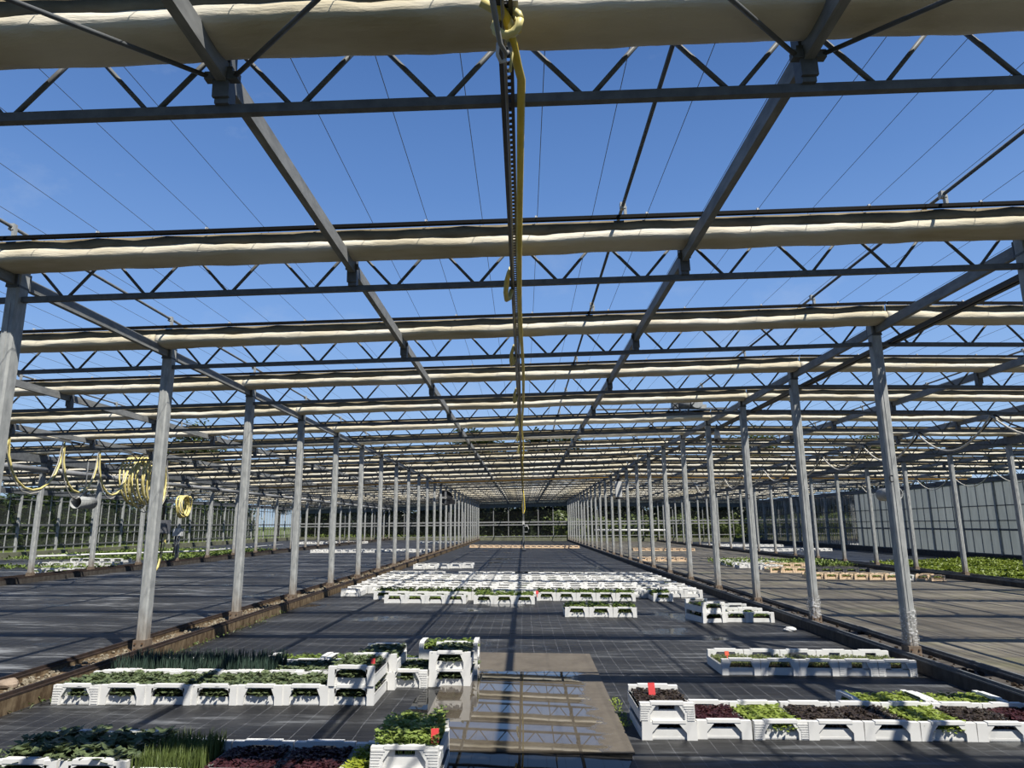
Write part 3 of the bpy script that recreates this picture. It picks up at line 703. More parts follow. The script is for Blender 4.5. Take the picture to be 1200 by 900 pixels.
for k in range(4): mb.box((0.22 * math.cos(k * 1.571), -0.02, 0.22 * math.sin(k * 1.571)), (0.3, 0.015, 0.13), 0.4, -k * 1.571, 0)
mb.build('blades', M['greybox'], q)
mb = MB(); mb.tube([(0, 0, 0.42), (0, 0, 0.72)], 0.03, 6); mb.box((0.42, 0.05, -0.25), (0.3, 0.2, 0.26)); mb.tube([(-0.3, 0, -0.3), (-0.4, 0, -0.75), (-0.1, 0, -0.9), (0.0, 0, -0.6)], 0.02, 6); mb.build('mount', M['black'], q)
q = thing('heater_box', (4.62, 33.6, 3.32), 'tall white box hanging at the right row far down the aisle', 'heater')
mb = MB(); mb.box((0, 0, 0), (0.30, 0.25, 0.75)); mb.build('housing', M['whitebox'], q)
mb = MB(); mb.box((0, 0, -0.43), (0.36, 0.3, 0.08)); mb.box((0, 0, 0.44), (0.22, 0.2, 0.12)); mb.build('end_caps', M['black'], q)
mb = MB(); mb.bar((0, 0, 0.48), (0.16, 0, 0.85), 0.03, 0.03); mb.build('hanger', M['galv_dark'], q)
q = thing('drive_motor', (4.30, Y0 + S * 5 - 0.45, zc(4.3) + 0.62), 'grey screen drive motor on top of a roll near the right posts', 'motor')
mb = MB(); mb.tube([(-0.32, 0, 0), (0.0, 0, 0)], 0.10, 12); mb.box((-0.42, 0, 0), (0.14, 0.2, 0.24)); mb.build('motor_body', M['galv_dark'], q)
mb = MB(); mb.tube([(0.12, -0.12, 0.03), (0.12, 0.12, 0.03)], 0.15, 14); mb.box((0.26, 0, -0.08), (0.2, 0.2, 0.1)); mb.build('gearbox', M['galv'], q)
mb = MB(); mb.bar((-2.4, 0, -0.12), (0.9, 0, -0.12), 0.04, 0.04); mb.build('drive_shaft', M['galv_dark'], q)
q = thing('weather_sensor', (5.0, Y0 + S * 5 - 0.1, zc(5) - 0.12), 'small white sensor hanging from the post top right of the aisle', 'sensor')
mb = MB(); mb.tube([(0, 0, 0.14), (0, 0, -0.12)], [0.05, 0.085], 10); mb.build('sensor_shield', M['whitebox'], q)
mb = MB(); mb.tube([(0, 0, -0.12), (0, 0, -0.2)], 0.07, 10); mb.tube([(0, 0, 0.14), (0, 0, 0.25)], 0.02, 6); mb.build('mount', M['black'], q)
for k, (xa, xb, yy) in enumerate(((-14.2, 4.6, Y0 + S * 12 - 0.55), (4.95, 14.2, Y0 + S * 12 - 0.55), (14.6, 23.6, Y0 + S * 12 - 0.55))):
    mb = MB(); mb.tube([(xa, yy, zc(xa) + 0.12), (xb, yy, zc(xb) + 0.12)], 0.05, 8)
    tag(mb.build('gas_pipe', M['orange'], None), 'orange pipe crossing under the roof, ' + ('over the aisle and left bay', 'over the right bay', 'over the outer right bay')[k], 'pipe', None, 'thing')
tag(hose('water_pipe', [(-18.5, 26.6, gz(-18.5) + 0.42), (-15.2, 33, gz(-15) + 0.40), (-15.1, 44, gz(-15) + 0.38)], 0.045, M['whitepipe'], 'white water pipe low along the far left bed', 'pipe'))
tag(hose('water_pipe', [(5.6, 55.5, 1.2), (11.2, 55.5, 1.15)], 0.09, M['whitepipe'], 'white horizontal pipe near the end wall, right of the aisle', 'pipe'))

# ------------------------------------------------------------------ crates
def crate_mb(style, w=0.446, d=0.67, h=0.175):
    mb = MB(); hw = w / 2; t = 0.022; hs = 0.105 * h / 0.175
    mb.bx(-hw + 0.004, hw - 0.004, 0.02, d - 0.02, 0.006, 0.022)
    for s_ in (-1, 1):
        x = s_ * (hw - t / 2); mb.bx(x - t / 2, x + t / 2, 0.02, d - 0.02, 0.0, hs); mb.bx(x - t / 2 - 0.003, x + t / 2 + 0.003, 0.03, d - 0.03, hs - 0.015, hs)
    for end, y0, y1 in ((-1, 0.0, 0.05), (1, d - 0.05, d)):
        ya, yb = (y0, y1)
        q = 0.62                                  # height of the hand hole's lower edge, as a share of h
        if style == 'round':
            iw_t, iw_b = 0.62 * hw, 0.70 * hw
        elif style == 'ribbed':
            iw_t, iw_b = 0.42 * hw, 0.62 * hw
        elif h < 0.15: iw_t, iw_b = 0.36 * hw, 0.62 * hw
        else:
            iw_t, iw_b = 0.50 * hw, 0.66 * hw
        zt = h * 0.86
        # two pillars leaning in towards the top, a bar across, a set-back apron below the hole
        for s_ in (-1, 1):
            mb.prism([(s_ * hw, 0), (s_ * iw_b, 0), (s_ * iw_b, h * 0.40), (s_ * iw_t, zt), (s_ * hw * 0.985, zt)] if s_ > 0 else
                     [(-iw_b, 0), (-hw, 0), (-hw * 0.985, zt), (-iw_t, zt), (-iw_b, h * 0.40)], ya, yb)
            if style == 'ribbed':
                yy = ya - 0.004 if end < 0 else yb
                for k in range(7):
                    z = h * (0.06 + 0.125 * k); xo = hw * 0.97; xi = iw_b + 0.02 if k < 4 else iw_t + (iw_b - iw_t) * (7 - k) / 4 + 0.02
                    mb.bx(s_ * xi, s_ * xo, yy, yy + 0.004, z, z + h * 0.07)
            if style == 'round':
                mb.prism([(s_ * iw_b, zt), (s_ * iw_t * 0.72, zt), (s_ * iw_t, h * 0.76), (s_ * iw_b, h * 0.55)][::-s_], ya, yb)
        mb.bx(-hw * 0.985, hw * 0.985, ya, yb, zt, h)
        mb.bx(-hw * 0.60, hw * 0.60, ya - (0.004 if end < 0 else 0), yb + (0.004 if end > 0 else 0), h * 0.90, h * 1.06)
        yi, yj = (ya + 0.022, yb) if end < 0 else (ya, yb - 0.022)
        ah = h * (0.40 if style == 'round' else 0.46 if h > 0.15 else 0.60)
        mb.prism([(-iw_b, 0), (iw_b, 0), (iw_b * 0.985, ah), (-iw_b * 0.985, ah)], yi, yj)
        if style == 'ribbed':
            for s_ in (-1, 1): mb.prism([(s_ * iw_b, h * 0.4), (s_ * iw_t, zt), (s_ * iw_t * 0.70, zt), (s_ * iw_t * 0.70, h * 0.4)][::s_], yi, yj)
    return mb
CR = {}
for st in ('plain', 'ribbed', 'round'):
    CR[st] = crate_mb(st).mesh('crate_body', M['white'])
    CR[st + '_low'] = crate_mb(st, h=0.14).mesh('crate_body', M['white'])
CR['peach'] = crate_mb('round').mesh('crate_body', M['peach'])
CR['grey'] = crate_mb('round').mesh('crate_body', M['greycrate'])
def soil_me(h):
    mb = MB(); mb.bx(-0.20, 0.20, 0.045, 0.625, 0.024, h); return mb.mesh('soil', M['soil'])
SOIL = {'': soil_me(0.085), '_low': soil_me(0.075)}
def leaf(mb, rr, c, ang, ln, wd, up, bend):
    d = Vector((math.cos(ang), math.sin(ang), 0)); s_ = Vector((-d.y, d.x, 0)); z = Vector((0, 0, 1))
    c = Vector(c); m_ = c + d * ln * 0.5 * (1 - up * 0.5) + z * ln * 0.55 * up + z * 0.0
    e = c + d * ln * (1 - up * 0.45) + z * (ln * up * (1.0 - bend))
    roll_ = (rr.random() - 0.5) * 0.7
    sw = (s_ + z * roll_).normalized() * wd * 0.5
    mb.add([c, m_ + sw, e, m_ - sw], [(0, 1, 2), (0, 2, 3)])
def plants(kind, n, h, seed, base=0.085):
    mb = MB(); rr = random.Random(seed)
    X, YA, YB = 0.198, 0.03, 0.64
    if kind in ('leek', 'chive'):
        for k in range(n):
            x, y = rr.uniform(-X, X), rr.uniform(YA, YB); hh = h * rr.uniform(0.65, 1.0); w = 0.006 if kind == 'leek' else 0.0035
            a = rr.random() * 6.28; l = rr.uniform(0.0, 0.22 if kind == 'leek' else 0.4) * hh
            dx, dy = math.cos(a) * w, math.sin(a) * w; tx, ty = x + math.cos(a + 1.5) * l, y + math.sin(a + 1.5) * l
            mx, my = x + (tx - x) * 0.35, y + (ty - y) * 0.35
            mb.add([(x - dx, y - dy, base), (x + dx, y + dy, base), (mx + dx, my + dy, base + hh * 0.55), (mx - dx, my - dy, base + hh * 0.55), (tx, ty, base + hh)], [(0, 1, 2, 3), (3, 2, 4)])
    else:
        p = {'kohl': (0.06, 0.048, 0.8), 'kohlbig': (0.088, 0.066, 0.75), 'lettuce': (0.055, 0.042, 0.75), 'small': (0.036, 0.028, 0.6), 'micro': (0.026, 0.02, 0.6), 'parsley': (0.042, 0.034, 0.5)}[kind]
        for k in range(n):
            x, y = rr.uniform(-X, X), rr.uniform(YA, YB)
            zt = base + h * (0.25 + 0.75 * rr.random() ** 0.6) * (0.8 + 0.35 * noise.noise(Vector((x * 9, y * 9, seed))))
            up = rr.uniform(0.1, p[2]); ln = p[0] * rr.uniform(0.6, 1.25)
            leaf(mb, rr, (x, y, zt - ln * up * 0.6), rr.random() * 6.28, ln, p[1] * rr.uniform(0.7, 1.2), up, rr.uniform(0, 0.5))
            if k % 12 == 0 and h > 0.05 and kind in ('kohl', 'kohlbig', 'lettuce'):
                for ye in (rr.uniform(-0.004, 0.05), rr.uniform(0.62, 0.67)):
                    leaf(mb, rr, (rr.uniform(-0.11, 0.11), ye, base + rr.uniform(-0.01, 0.035)), rr.random() * 6.28, p[0] * rr.uniform(0.4, 0.75), p[1] * 0.7, rr.uniform(-0.3, 0.6), 0.2)
            if k % 4 == 0 and h > 0.05:
                mb.add([(x - 0.002, y, base), (x + 0.002, y, base), (x + 0.002, y, zt), (x - 0.002, y, zt)], [(0, 1, 2, 3)])
    return mb
PL = {}
def plant_me(kind, n, h, mat, low=False, seed=1):
    k = (kind, n, h, mat, low, seed)
    if k not in PL: PL[k] = plants(kind, n, h, seed, 0.075 if low else 0.085).mesh('seedlings', L[mat])
    return PL[k]
CROPS = {   # crop: (leaf form, leaves, height, leaf material, words)
    'kohl': ('kohl', 850, 0.12, 'kohl', 'leafy cabbage seedlings'),
    'kohltall': ('kohlbig', 620, 0.16, 'kohl', 'tall dark cabbage seedlings'),
    'leek': ('leek', 520, 0.24, 'leek', 'upright leeks'),
    'chive': ('chive', 1500, 0.17, 'chive', 'fine grassy chives'),
    'darkred': ('small', 1700, 0.055, 'darkred', 'dark red lettuce seedlings'),
    'brown': ('small', 1600, 0.058, 'brown', 'bronze-brown lettuce seedlings'),
    'lime': ('lettuce', 700, 0.065, 'lime', 'bright lime lettuce seedlings'),
    'yellowgreen': ('small', 1600, 0.07, 'yellowgreen', 'yellow-green lettuce seedlings'),
    'green': ('lettuce', 650, 0.10, 'green', 'green salad seedlings'),
    'parsley': ('parsley', 1700, 0.17, 'parsley', 'tall bushy parsley'),
    'cress': ('micro', 1100, 0.06, 'cress', 'sparse pale cress seedlings'),
    'fargreen': ('lettuce', 480, 0.175, 'green', 'dense green seedlings'),
    'farlow': ('lettuce', 260, 0.05, 'green', 'low green seedlings'),
}
TAGN = [0]
def crate(x, y, style, crop, label, group, zoff=0.0, rotz=0.0, low=False, detail=True):
    """x is the middle of the front edge, y the front edge; rotz turns it about its own middle."""
    st = style + ('_low' if low else '')
    if rotz:
        c = Vector((0, 0.335, 0)); rc = Matrix.Rotation(rotz, 3, 'Z') @ c
        lx, ly = x - rc.x, y + 0.335 - rc.y
    else: lx, ly = x, y
    z = gz(x) + zoff
    cat = 'crate'
    if crop is None:
        o = place('plant_crate', CR[st], None, (lx, ly, z), (0, TILT, rotz)); return tag(o, label, cat, group, 'thing')
    r = thing('plant_crate', (lx, ly, z), label, cat, group, (0, TILT, rotz))
    place('crate_body', CR[st], r)
    f = CROPS[crop]
    o = place('seedlings', plant_me(f[0], f[1], f[2], f[3], low, 1 + (TAGN[0] % 3 if detail else 0)), r); o['kind'] = 'stuff'
    if detail: place('soil', SOIL['_low' if low else ''], r)
    TAGN[0] += 1
    return r
def plant_tag(c, label, m='red', w=0.055, h=0.095, tilt=-0.25):
    r = thing('plant_label', c, label, 'plant label', None, (tilt, 0, 0.1))
    mb = MB(); mb.box((0, 0, h / 2), (w, 0.004, h)); mb.build('card', M[m], r)
    mb = MB(); mb.box((0, 0, -0.03), (0.012, 0.004, 0.07)); mb.build('stake', M[m], r)
    return r
W = 0.449
# --- nearest row at the bottom left
g = 'nearest crates at the bottom left'
xs = [-3.71, -3.25]
crate(-3.24, 4.80, 'round', 'kohltall', 'white crate of tall dark cabbage seedlings at the bottom left corner', g)
crate(-2.785, 4.80, 'round', 'kohltall', 'white crate of tall cabbage seedlings left of the grassy chives', g)
crate(-2.335, 4.74, 'plain', 'chive', 'white crate of fine grassy chives in the nearest row', g, low=True)
crate(-1.885, 4.74, 'plain', 'darkred', 'white crate of dark red lettuce right of the grassy chives', g, low=True)
crate(-1.43 - 0.005, 4.74, 'plain', 'darkred', 'white crate of dark red lettuce left of the yellow-green lettuce', g, low=True)
crate(-0.985, 4.72, 'plain', 'yellowgreen', 'white crate of yellow-green lettuce in the nearest row', g, low=True)
# parsley stack
crate(-0.79 + 0.0, 4.80, 'ribbed', 'green', 'lower crate of the parsley stack beside the puddle', g, low=True) if False else None
crate(-0.765, 4.78 + 0.02, 'ribbed', None, 'lower white crate under the bushy parsley beside the puddle', g, low=True)
crate(-0.765, 4.80, 'ribbed', 'parsley', 'white crate of tall bushy parsley with a red label, beside the puddle', g, 0.14, low=True)
plant_tag((-0.575, 4.86, gz(-0.6) + 0.29), 'red label standing in the tall bushy parsley', 'red', 0.05, 0.085)
# --- long left row
g = 'crates in the left cabbage row'
crops1 = ['kohl'] * 7
sty = ['ribbed', 'plain', 'round', 'round', 'plain', 'plain', 'round']
for k in range(7):
    x = -4.245 + k * W * 0.965
    crate(x, 6.90 + 0.012 * k, sty[k], 'kohl', 'white crate of cabbage seedlings, %s from the kerb in the long left row' % ordn(k + 1), g)
crate(-4.245 + 6 * W * 0.965, 6.96, 'round', 'kohl', 'white crate of cabbage with narrow red label, stacked ending the long left row', g, 0.175)
for k in range(7):
    x = -4.16 + k * W * 0.965
    crop = 'leek' if k < 4 else 'kohl'
    crate(x, 7.60, 'plain', crop, 'white crate of %s, %s from the kerb in the second left row' % (CROPS[crop][4], ordn(k + 1)), g)
crate(-4.16 + 6 * W * 0.965 + 0.01, 7.61, 'plain', 'kohl', 'white crate of cabbage stacked on the right end of the second left row', g, 0.175)
plant_tag((-1.472, 7.12, 0.296), 'narrow red label in the stacked crate ending the long left row', 'red', 0.04, 0.12)
for k in range(3):
    crate(-2.92 + k * 0.69 + 0.30, 8.16, 'round', 'green', 'turned white crate of green salad behind the left rows, %s from the left' % ordn(k + 1), g, 0, math.pi / 2)
crate(-1.235, 7.70, 'ribbed', 'kohl', 'ribbed white crate between the cabbage stack and the two-crate stack', g)
crate(-0.785, 7.76, 'plain', 'kohl', 'lower crate of the two-crate stack beside the slab', g)
crate(-0.785, 7.76, 'plain', 'kohl', 'upper crate of the two-crate stack beside the slab', g, 0.175)
crate(-0.86, 8.20, 'round', 'kohl', 'lower turned crate behind the two-crate stack', g, 0, math.pi / 2)
crate(-0.86, 8.20, 'round', 'green', 'upper turned crate of bright green salad behind the two-crate stack', g, 0.175, math.pi / 2)
# --- right row
g = 'crates in the near right row'
rc = ['darkred', 'lime', 'brown', 'brown', 'lime', 'brown', 'darkred']
rs = ['plain', 'ribbed', 'plain', 'plain', 'plain', 'plain', 'plain']
rl = ['white crate of dark red lettuce next to the stacked bronze crate', 'ribbed white crate of bright lime lettuce right of the dark red one', 'white crate of bronze lettuce right of the ribbed lime crate',
      'white crate of bronze lettuce left of the smooth lime crate', 'smooth white crate of bright lime lettuce in the right row', 'white crate of bronze lettuce right of the smooth lime crate', 'white crate of dark red lettuce at the right edge']
crate(1.175, 5.99, 'plain', 'brown', 'lower crate of the bronze lettuce stack right of the slab', g, low=True)
crate(1.165, 5.99, 'ribbed', 'brown', 'upper ribbed crate of bronze lettuce with a red label, right of the slab', g, 0.14, low=True)
plant_tag((1.12, 6.40, gz(1.1) + 0.245), 'red label in the stacked bronze lettuce crate', 'red', 0.06, 0.10)
for k in range(7):
    crate(1.625 + k * W, 6.03, rs[k], rc[k], rl[k], g, low=True, rotz=(0.03 if k == 1 else 0))
g = 'turned crates behind the near right row'
for k, xx in enumerate((3.36, 4.05)):
    crate(xx, 6.62, 'plain', 'lime', 'turned white crate of lime lettuce behind the right row, %s' % ('left of two', 'right of two')[k], g, 0, math.pi / 2, low=True)
# --- row of cress on the right
g = 'crates in the right cress row'
for k in range(5):
    crate(2.515 + k * 0.447, 8.47, ['plain', 'plain', 'plain', 'ribbed', 'ribbed'][k], 'cress', 'white crate of pale cress, %s from the left in the right cress row' % ordn(k + 1), g)
plant_tag((2.43, 8.72, gz(2.4) + 0.17), 'small orange label in the first cress crate', 'orangered', 0.05, 0.05)
# --- small groups farther back
g = 'crates near the right kerb'
crate(3.30, 12.80, 'round', 'farlow', 'lower crate of the small stack near the right kerb', g, 0, 0.25)
crate(3.30, 12.80, 'round', 'farlow', 'upper crate of the small stack near the right kerb', g, 0.175, 0.25)
crate(3.80, 12.90, 'round', 'farlow', 'white crate of low green seedlings right of the small stack', g)
crate(4.25, 12.91, 'round', 'farlow', 'white crate of low green seedlings against the right kerb', g)
crate(3.72, 13.62, 'plain', None, 'empty grey-looking crate behind the small stack by the right kerb', g)
crate(4.18, 13.62, 'plain', 'farlow', 'shaded crate behind the pair against the right kerb', g)
g = 'three green crates standing alone'
for k in range(3): crate(1.0 + k * 0.449, 13.48, 'plain', 'fargreen', 'white crate of dense green seedlings, %s of the three standing alone' % ('left', 'middle', 'right')[k], g)
g = 'planted crates before the empty block'
for k in range(4): crate(-2.81 + k * 0.445 - 0.0, 15.55, 'plain', 'farlow', 'white crate of low green seedlings, %s from the left in the front left four' % ordn(k + 1), g)
for k in range(3): crate(-0.86 + k * 0.44, 15.52, 'plain', 'fargreen', 'white crate of dense green seedlings, %s of the front three in mid aisle' % ('left', 'middle', 'right')[k], g)
plant_tag((0.30, 15.62, gz(0) + 0.2), 'tiny red label in the right crate of the front three', 'red', 0.06, 0.07)
for k in range(6): crate(-3.2 + k * 0.448, 16.28, 'plain', 'fargreen', 'shaded crate of green seedlings, %s from the left in the second left planted row' % ordn(k + 1), g)
for k in range(5): crate(0.52 + k * 0.449, 16.25, 'plain', 'fargreen', 'shaded crate of dark green seedlings, %s from the left in the right planted row' % ordn(k + 1), g)
crate(3.16, 16.25, 'plain', 'fargreen', 'single shaded crate of green seedlings right of the planted row', g)
crate(-4.11, 16.90, 'plain', None, 'single white crate against the left kerb before the empty block', g)
for k in range(2): crate(3.62 + k * 0.45, 17.2, 'plain', None, 'empty white crate, %s of the pair at the right front of the empty block' % ('left', 'right')[k], g)
g = 'block of empty white crates across the aisle'
for row in range(9):
    yy = 17.0 + row * 0.69
    x0, x1 = -4.35 + 0.05 * row * (row < 3), 4.45
    n = int((x1 - x0) / 0.45)
    for k in range(n):
        x = x0 + 0.225 + k * 0.45 + 0.02 * math.sin(row * 3.1 + k)
        if row == 0 and (x > 3.3 or x < -3.6): continue
        if R.random() < 0.03: continue
        crate(x, yy + 0.02 * math.sin(k * 2.3 + row), 'plain' if (k + row) % 4 else 'ribbed', None if (k * 7 + row * 3) % 23 else 'farlow', 'white crate in the big block, %s from the left in the %s row back' % (ordn(k + 1), ordn(row + 1)), g, detail=False)
g = 'short row of empty crates behind the block'
for k in range(5): crate(-4.0 + k * 0.45, 27.1 + 0.2 * k, 'plain', None, 'empty white crate, %s from the left in the short row near the left kerb' % ordn(k + 1), g)
g = 'peach crates across the end of the aisle'
for k in range(18): crate(-3.75 + k * 0.449, 51.8, 'peach', None, 'peach crate, %s from the left in the row across the aisle end' % ordn(k + 1), g)
g = 'white crates in the left bay'
for k in range(15): crate(-12.3 + k * 0.45, 41.3 + 0.13 * k, 'plain', None, 'white crate, %s from the left in the nearer white row of the left bay' % ordn(k + 1), g)
for k in range(9): crate(-9.3 + k * 0.45, 62.5, 'plain', None, 'white crate, %s from the left in the farther white row of the left bay' % ordn(k + 1), g)
g = 'white crates in the outer left bay'
for k in range(6):
    crate(-18.4 + k * 0.46, 26.9 + 0.06 * k, 'round', 'farlow', 'white crate of seedlings, %s from the left in the outer left back row' % ordn(k + 1), g, detail=False)
for k in range(3): crate(-16.0 + k * 0.46, 23.0 + 0.1 * k, 'round', 'farlow', 'white crate, %s from the left in the front row of the outer left bay' % ordn(k + 1), g, detail=False)
for k in range(5): crate(-19.3 + k * 0.46, 30.2, 'round', 'fargreen', 'white crate of green plants, %s from the left deep in the outer left bay' % ordn(k + 1), g, detail=False)
g = 'white crates before the left wall'
for k in range(12): crate(-19.0 + k * 0.46, 58.0 + 0.3 * k, 'plain', None, 'white crate, %s from the left in the far row by the left wall' % ordn(k + 1), g)
g = 'peach crates in the right bay'
for k in range(9):
    crate(9.55 + k * 0.45, 23.35 - 0.07 * k, 'peach' if k != 6 else 'round', 'farlow', '%s crate of seedlings, %s from the left in the front row of the right bay' % ('peach' if k != 6 else 'white', ordn(k + 1)), g, detail=False)
for k in range(8):
    crate(9.3 + k * 0.455, 26.3, 'peach' if k < 3 else 'grey', 'farlow', '%s crate, %s from the left in the second row of the right bay' % ('peach' if k < 3 else 'grey', ordn(k + 1)), g, detail=False)
for k in range(4): crate(10.3 + k * 0.455, 29.2, 'peach', 'farlow', 'peach crate, %s from the left in the third row of the right bay' % ordn(k + 1), g, detail=False)
g = 'empty white crates in the right bay'
for row in range(5):
    for k in range(5):
        x = 9.0 + k * 0.455 - 0.02 * row + (0.5 if row == 0 else 0); yy = 28.0 + row * 0.95
        if row < 2 and k > 1: continue
        crate(x, yy, 'plain', None, 'empty white crate, %s from the left in the %s white row of the right bay' % (ordn(k + 1), ordn(row + 1)), g)
g = 'peach crates far down the right bay'
for k in range(5): crate(5.75 + k * 0.46, 33.8, 'peach', None, 'peach crate, %s from the left in the short row beside the aisle posts' % ordn(k + 1), g)
for k in range(9): crate(7.6 + k * 0.46, 47.6, 'peach', None, 'peach crate, %s from the left in the far row of the right bay' % ordn(k + 1), g)
g = 'white crates in the outer right bay'
for k in range(14): crate(14.9 + k * 0.47, 47.0 + 0.15 * k, 'plain', None, 'white crate, %s from the left in the nearer row of the outer right bay' % ordn(k + 1), g)
for k in range(14): crate(14.9 + k * 0.47, 58.0, 'plain', None, 'white crate, %s from the left in the farther row of the outer right bay' % ordn(k + 1), g)
# --- the bed of young plants in the outer right bay
mb = MB(); rr = random.Random(5)
for k in range(26000):
    x = rr.uniform(14.95, 23.4); y = rr.uniform(20.0, 35.5)
    if y > 31 + (x - 15) * 0.6: continue
    row = (y * 1.45) % 1.0
    if row < 0.10: continue
    leaf(mb, rr, (x, y, gz(x) + 0.10 + 0.07 * rr.random()), rr.random() * 6.28, rr.uniform(0.10, 0.17), rr.uniform(0.06, 0.10), rr.uniform(0.2, 0.9), rr.random() * 0.5)
r = thing('plant_bed', (0, 0, 0), 'wide bright green bed of young plants in the outer right bay', 'plant bed', None, None, 'stuff')
mb.build('foliage', L['bed'], r)['kind'] = 'stuff'
mb = MB()
vs = [(14.85, 19.9), (23.5, 19.9), (23.5, 35.8), (20.5, 34.5), (14.85, 30.9)]
mb.add([(x, y, gz(x) + 0.10) for x, y in vs] + [(x, y, gz(x) + 0.0) for x, y in vs], [(0, 1, 2, 3, 4)] + [(i, i + 5, (i + 1) % 5 + 5, (i + 1) % 5) for i in range(5)])
mb.build('trays', M['soil'], r)
def verge(name, x0, x1, y0, y1, n, h, mk, label, seed, sc=1.0):
    mb = MB(); rr = random.Random(seed)
    for k in range(n):
        x = rr.uniform(x0, x1); y = rr.uniform(y0, y1)
        leaf(mb, rr, (x, y, gz(x) + h * rr.random()), rr.random() * 6.28, sc * rr.uniform(0.10, 0.22), sc * rr.uniform(0.05, 0.1), rr.uniform(0.3, 0.9), rr.random() * 0.5)
    return tag(mb.build(name, L[mk], None), label, 'plants', None, 'stuff')
verge('young_plants', -23.5, -15.2, 31.5, 44, 8000, 0.10, 'green', 'green strip of young plants in the outer left bay', 11)
verge('young_plants', -20.5, -15.0, 25.6, 26.7, 500, 0.06, 'green', 'thin green strip between the white crates of the outer left bay', 12)
verge('young_plants', 8.6, 13.9, 29.8, 33.5, 2500, 0.16, 'green', 'patch of green plants behind the peach crates of the right bay', 13)
verge('weeds', 0.85, 0.93, 6.3, 7.3, 160, 0.015, 'lime', 'small weeds along the right edge of the slab', 14, 0.2)
verge('weeds', -4.62, -4.45, 6.5, 14, 260, 0.05, 'chive', 'weeds at the foot of the rusty left kerb', 15, 0.3)

# ------------------------------------------------------------------ outer walls
def wall_frame(name, root, pts): pass
wb = tag(place('wall_back', None), None, None, None, 'structure')
mb = MB(); zb = -0.35
for k in range(31):
    x = -24 + 1.6 * k; mb.bx(x - 0.04, x + 0.04, YEND + 0.15, YEND + 0.23, gz(x), zc(x) + 0.1)
mb.build('mullions', M['pipe'], wb)
mb = MB()
for a, b in BAYS:
    for h0, h1, yy in ((1.60, 1.72, 0.10), (1.88, 2.02, 0.10), (0.42, 0.50, 0.12)):
        mb.bx(a, b, YEND + yy, YEND + yy + 0.1, h0, h1)
mb.build('rails', M['pipe'], wb)
mb = MB()
for a, b in BAYS: mb.add([(a, YEND + 0.1, zc(a) - 0.42), (b, YEND + 0.1, zc(b) - 0.42), (b, YEND + 0.1, zc(b) + 0.5), (a, YEND + 0.1, zc(a) + 0.5), (a, YEND + 0.2, zc(a) - 0.42), (b, YEND + 0.2, zc(b) - 0.42), (b, YEND + 0.2, zc(b) + 0.5), (a, YEND + 0.2, zc(a) + 0.5)],
                         [(0, 1, 2, 3), (7, 6, 5, 4), (0, 4, 5, 1), (2, 6, 7, 3)])
mb.build('header', M['header'], wb)
mb = MB()
mb.add([(-24, YEND + 0.1, gz(-24) - 0.1), (24, YEND + 0.1, gz(24) - 0.1), (24, YEND + 0.1, gz(24) + 0.42), (-24, YEND + 0.1, gz(-24) + 0.25), (-24, YEND + 0.25, gz(-24) - 0.1), (24, YEND + 0.25, gz(24) - 0.1), (24, YEND + 0.25, gz(24) + 0.42), (-24, YEND + 0.25, gz(-24) + 0.25)],
       [(0, 1, 2, 3), (7, 6, 5, 4), (3, 2, 6, 7)])
mb.build('plinth', M['kick'], wb)
mb = MB(); mb.add([(-24, YEND + 0.19, 0), (24, YEND + 0.19, 0), (24, YEND + 0.19, 3.6), (-24, YEND + 0.19, 3.6)], [(0, 1, 2, 3)]); mb.build('panes', M['glass'], wb)
def side_wall(name, x, glass, y_split=None):
    r = tag(place(name, None), None, None, None, 'structure'); z0, z1 = gz(x), zc(x)
    mb = MB(); y = 10.0; k = 0
    while y < YEND:
        w = 0.05 if k % 4 == 0 else 0.018
        mb.bx(x - w, x + w, y - w, y + w, z0, z1 + (0.3 if k % 4 == 0 else 0)); y += S / 4; k += 1
    mb.build('mullions', M['galv'], r)
    mb = MB()
    for h, t in ((1.55, 0.05), (2.0 if x > 0 else 1.15, 0.025), (0.32 if x > 0 else 0.55, 0.03), (2.75, 0.025)): mb.bx(x - 0.03, x + 0.03, 10, YEND, z0 + h - t, z0 + h + t)
    mb.bx(x - 0.08, x + 0.08, 10, YEND, z1 - 0.1, z1 + 0.15)
    mb.build('rails', M['galv_dark'], r)
    mb = MB(); mb.bx(x - 0.1, x + 0.1, 10, YEND, z0 - 0.1, z0 + 0.30); mb.build('plinth', M['concrete_shaded'] if x > 0 else M['kick'], r)
    s_ = 0.06 if x > 0 else -0.06
    if y_split:
        mb = MB(); mb.add([(x + s_, 10, z0 + 0.3), (x + s_, y_split, z0 + 0.3), (x + s_, y_split, z1), (x + s_, 10, z1)], [(0, 1, 2, 3)]); mb.build('whitewashed_panes', M['whitewash'], r)
        mb = MB(); mb.add([(x + s_, y_split, z0 + 0.3), (x + s_, YEND, z0 + 0.3), (x + s_, YEND, z1), (x + s_, y_split, z1)], [(0, 1, 2, 3)]); mb.build('clear_panes', glass, r)
    else:
        mb = MB(); mb.add([(x + s_, 10, z0 + 0.3), (x + s_, YEND, z0 + 0.3), (x + s_, YEND, z1), (x + s_, 10, z1)], [(0, 1, 2, 3)]); mb.build('panes', glass, r)
wf = tag(place('sky_block_wall', None), None, None, None, 'structure')  # added wall behind the camera, out of view, cuts low sky light
mb = MB()
for a, b in BAYS: mb.bx(a, b, -9.1, -9.0, gz((a + b) / 2) - 0.3, zc((a + b) / 2) + 0.3)
mb.build('block_panels', M['header'], wf)
side_wall('wall_left', -24, M['dirtyglass'])
side_wall('wall_right', 24, M['glass'], 51)

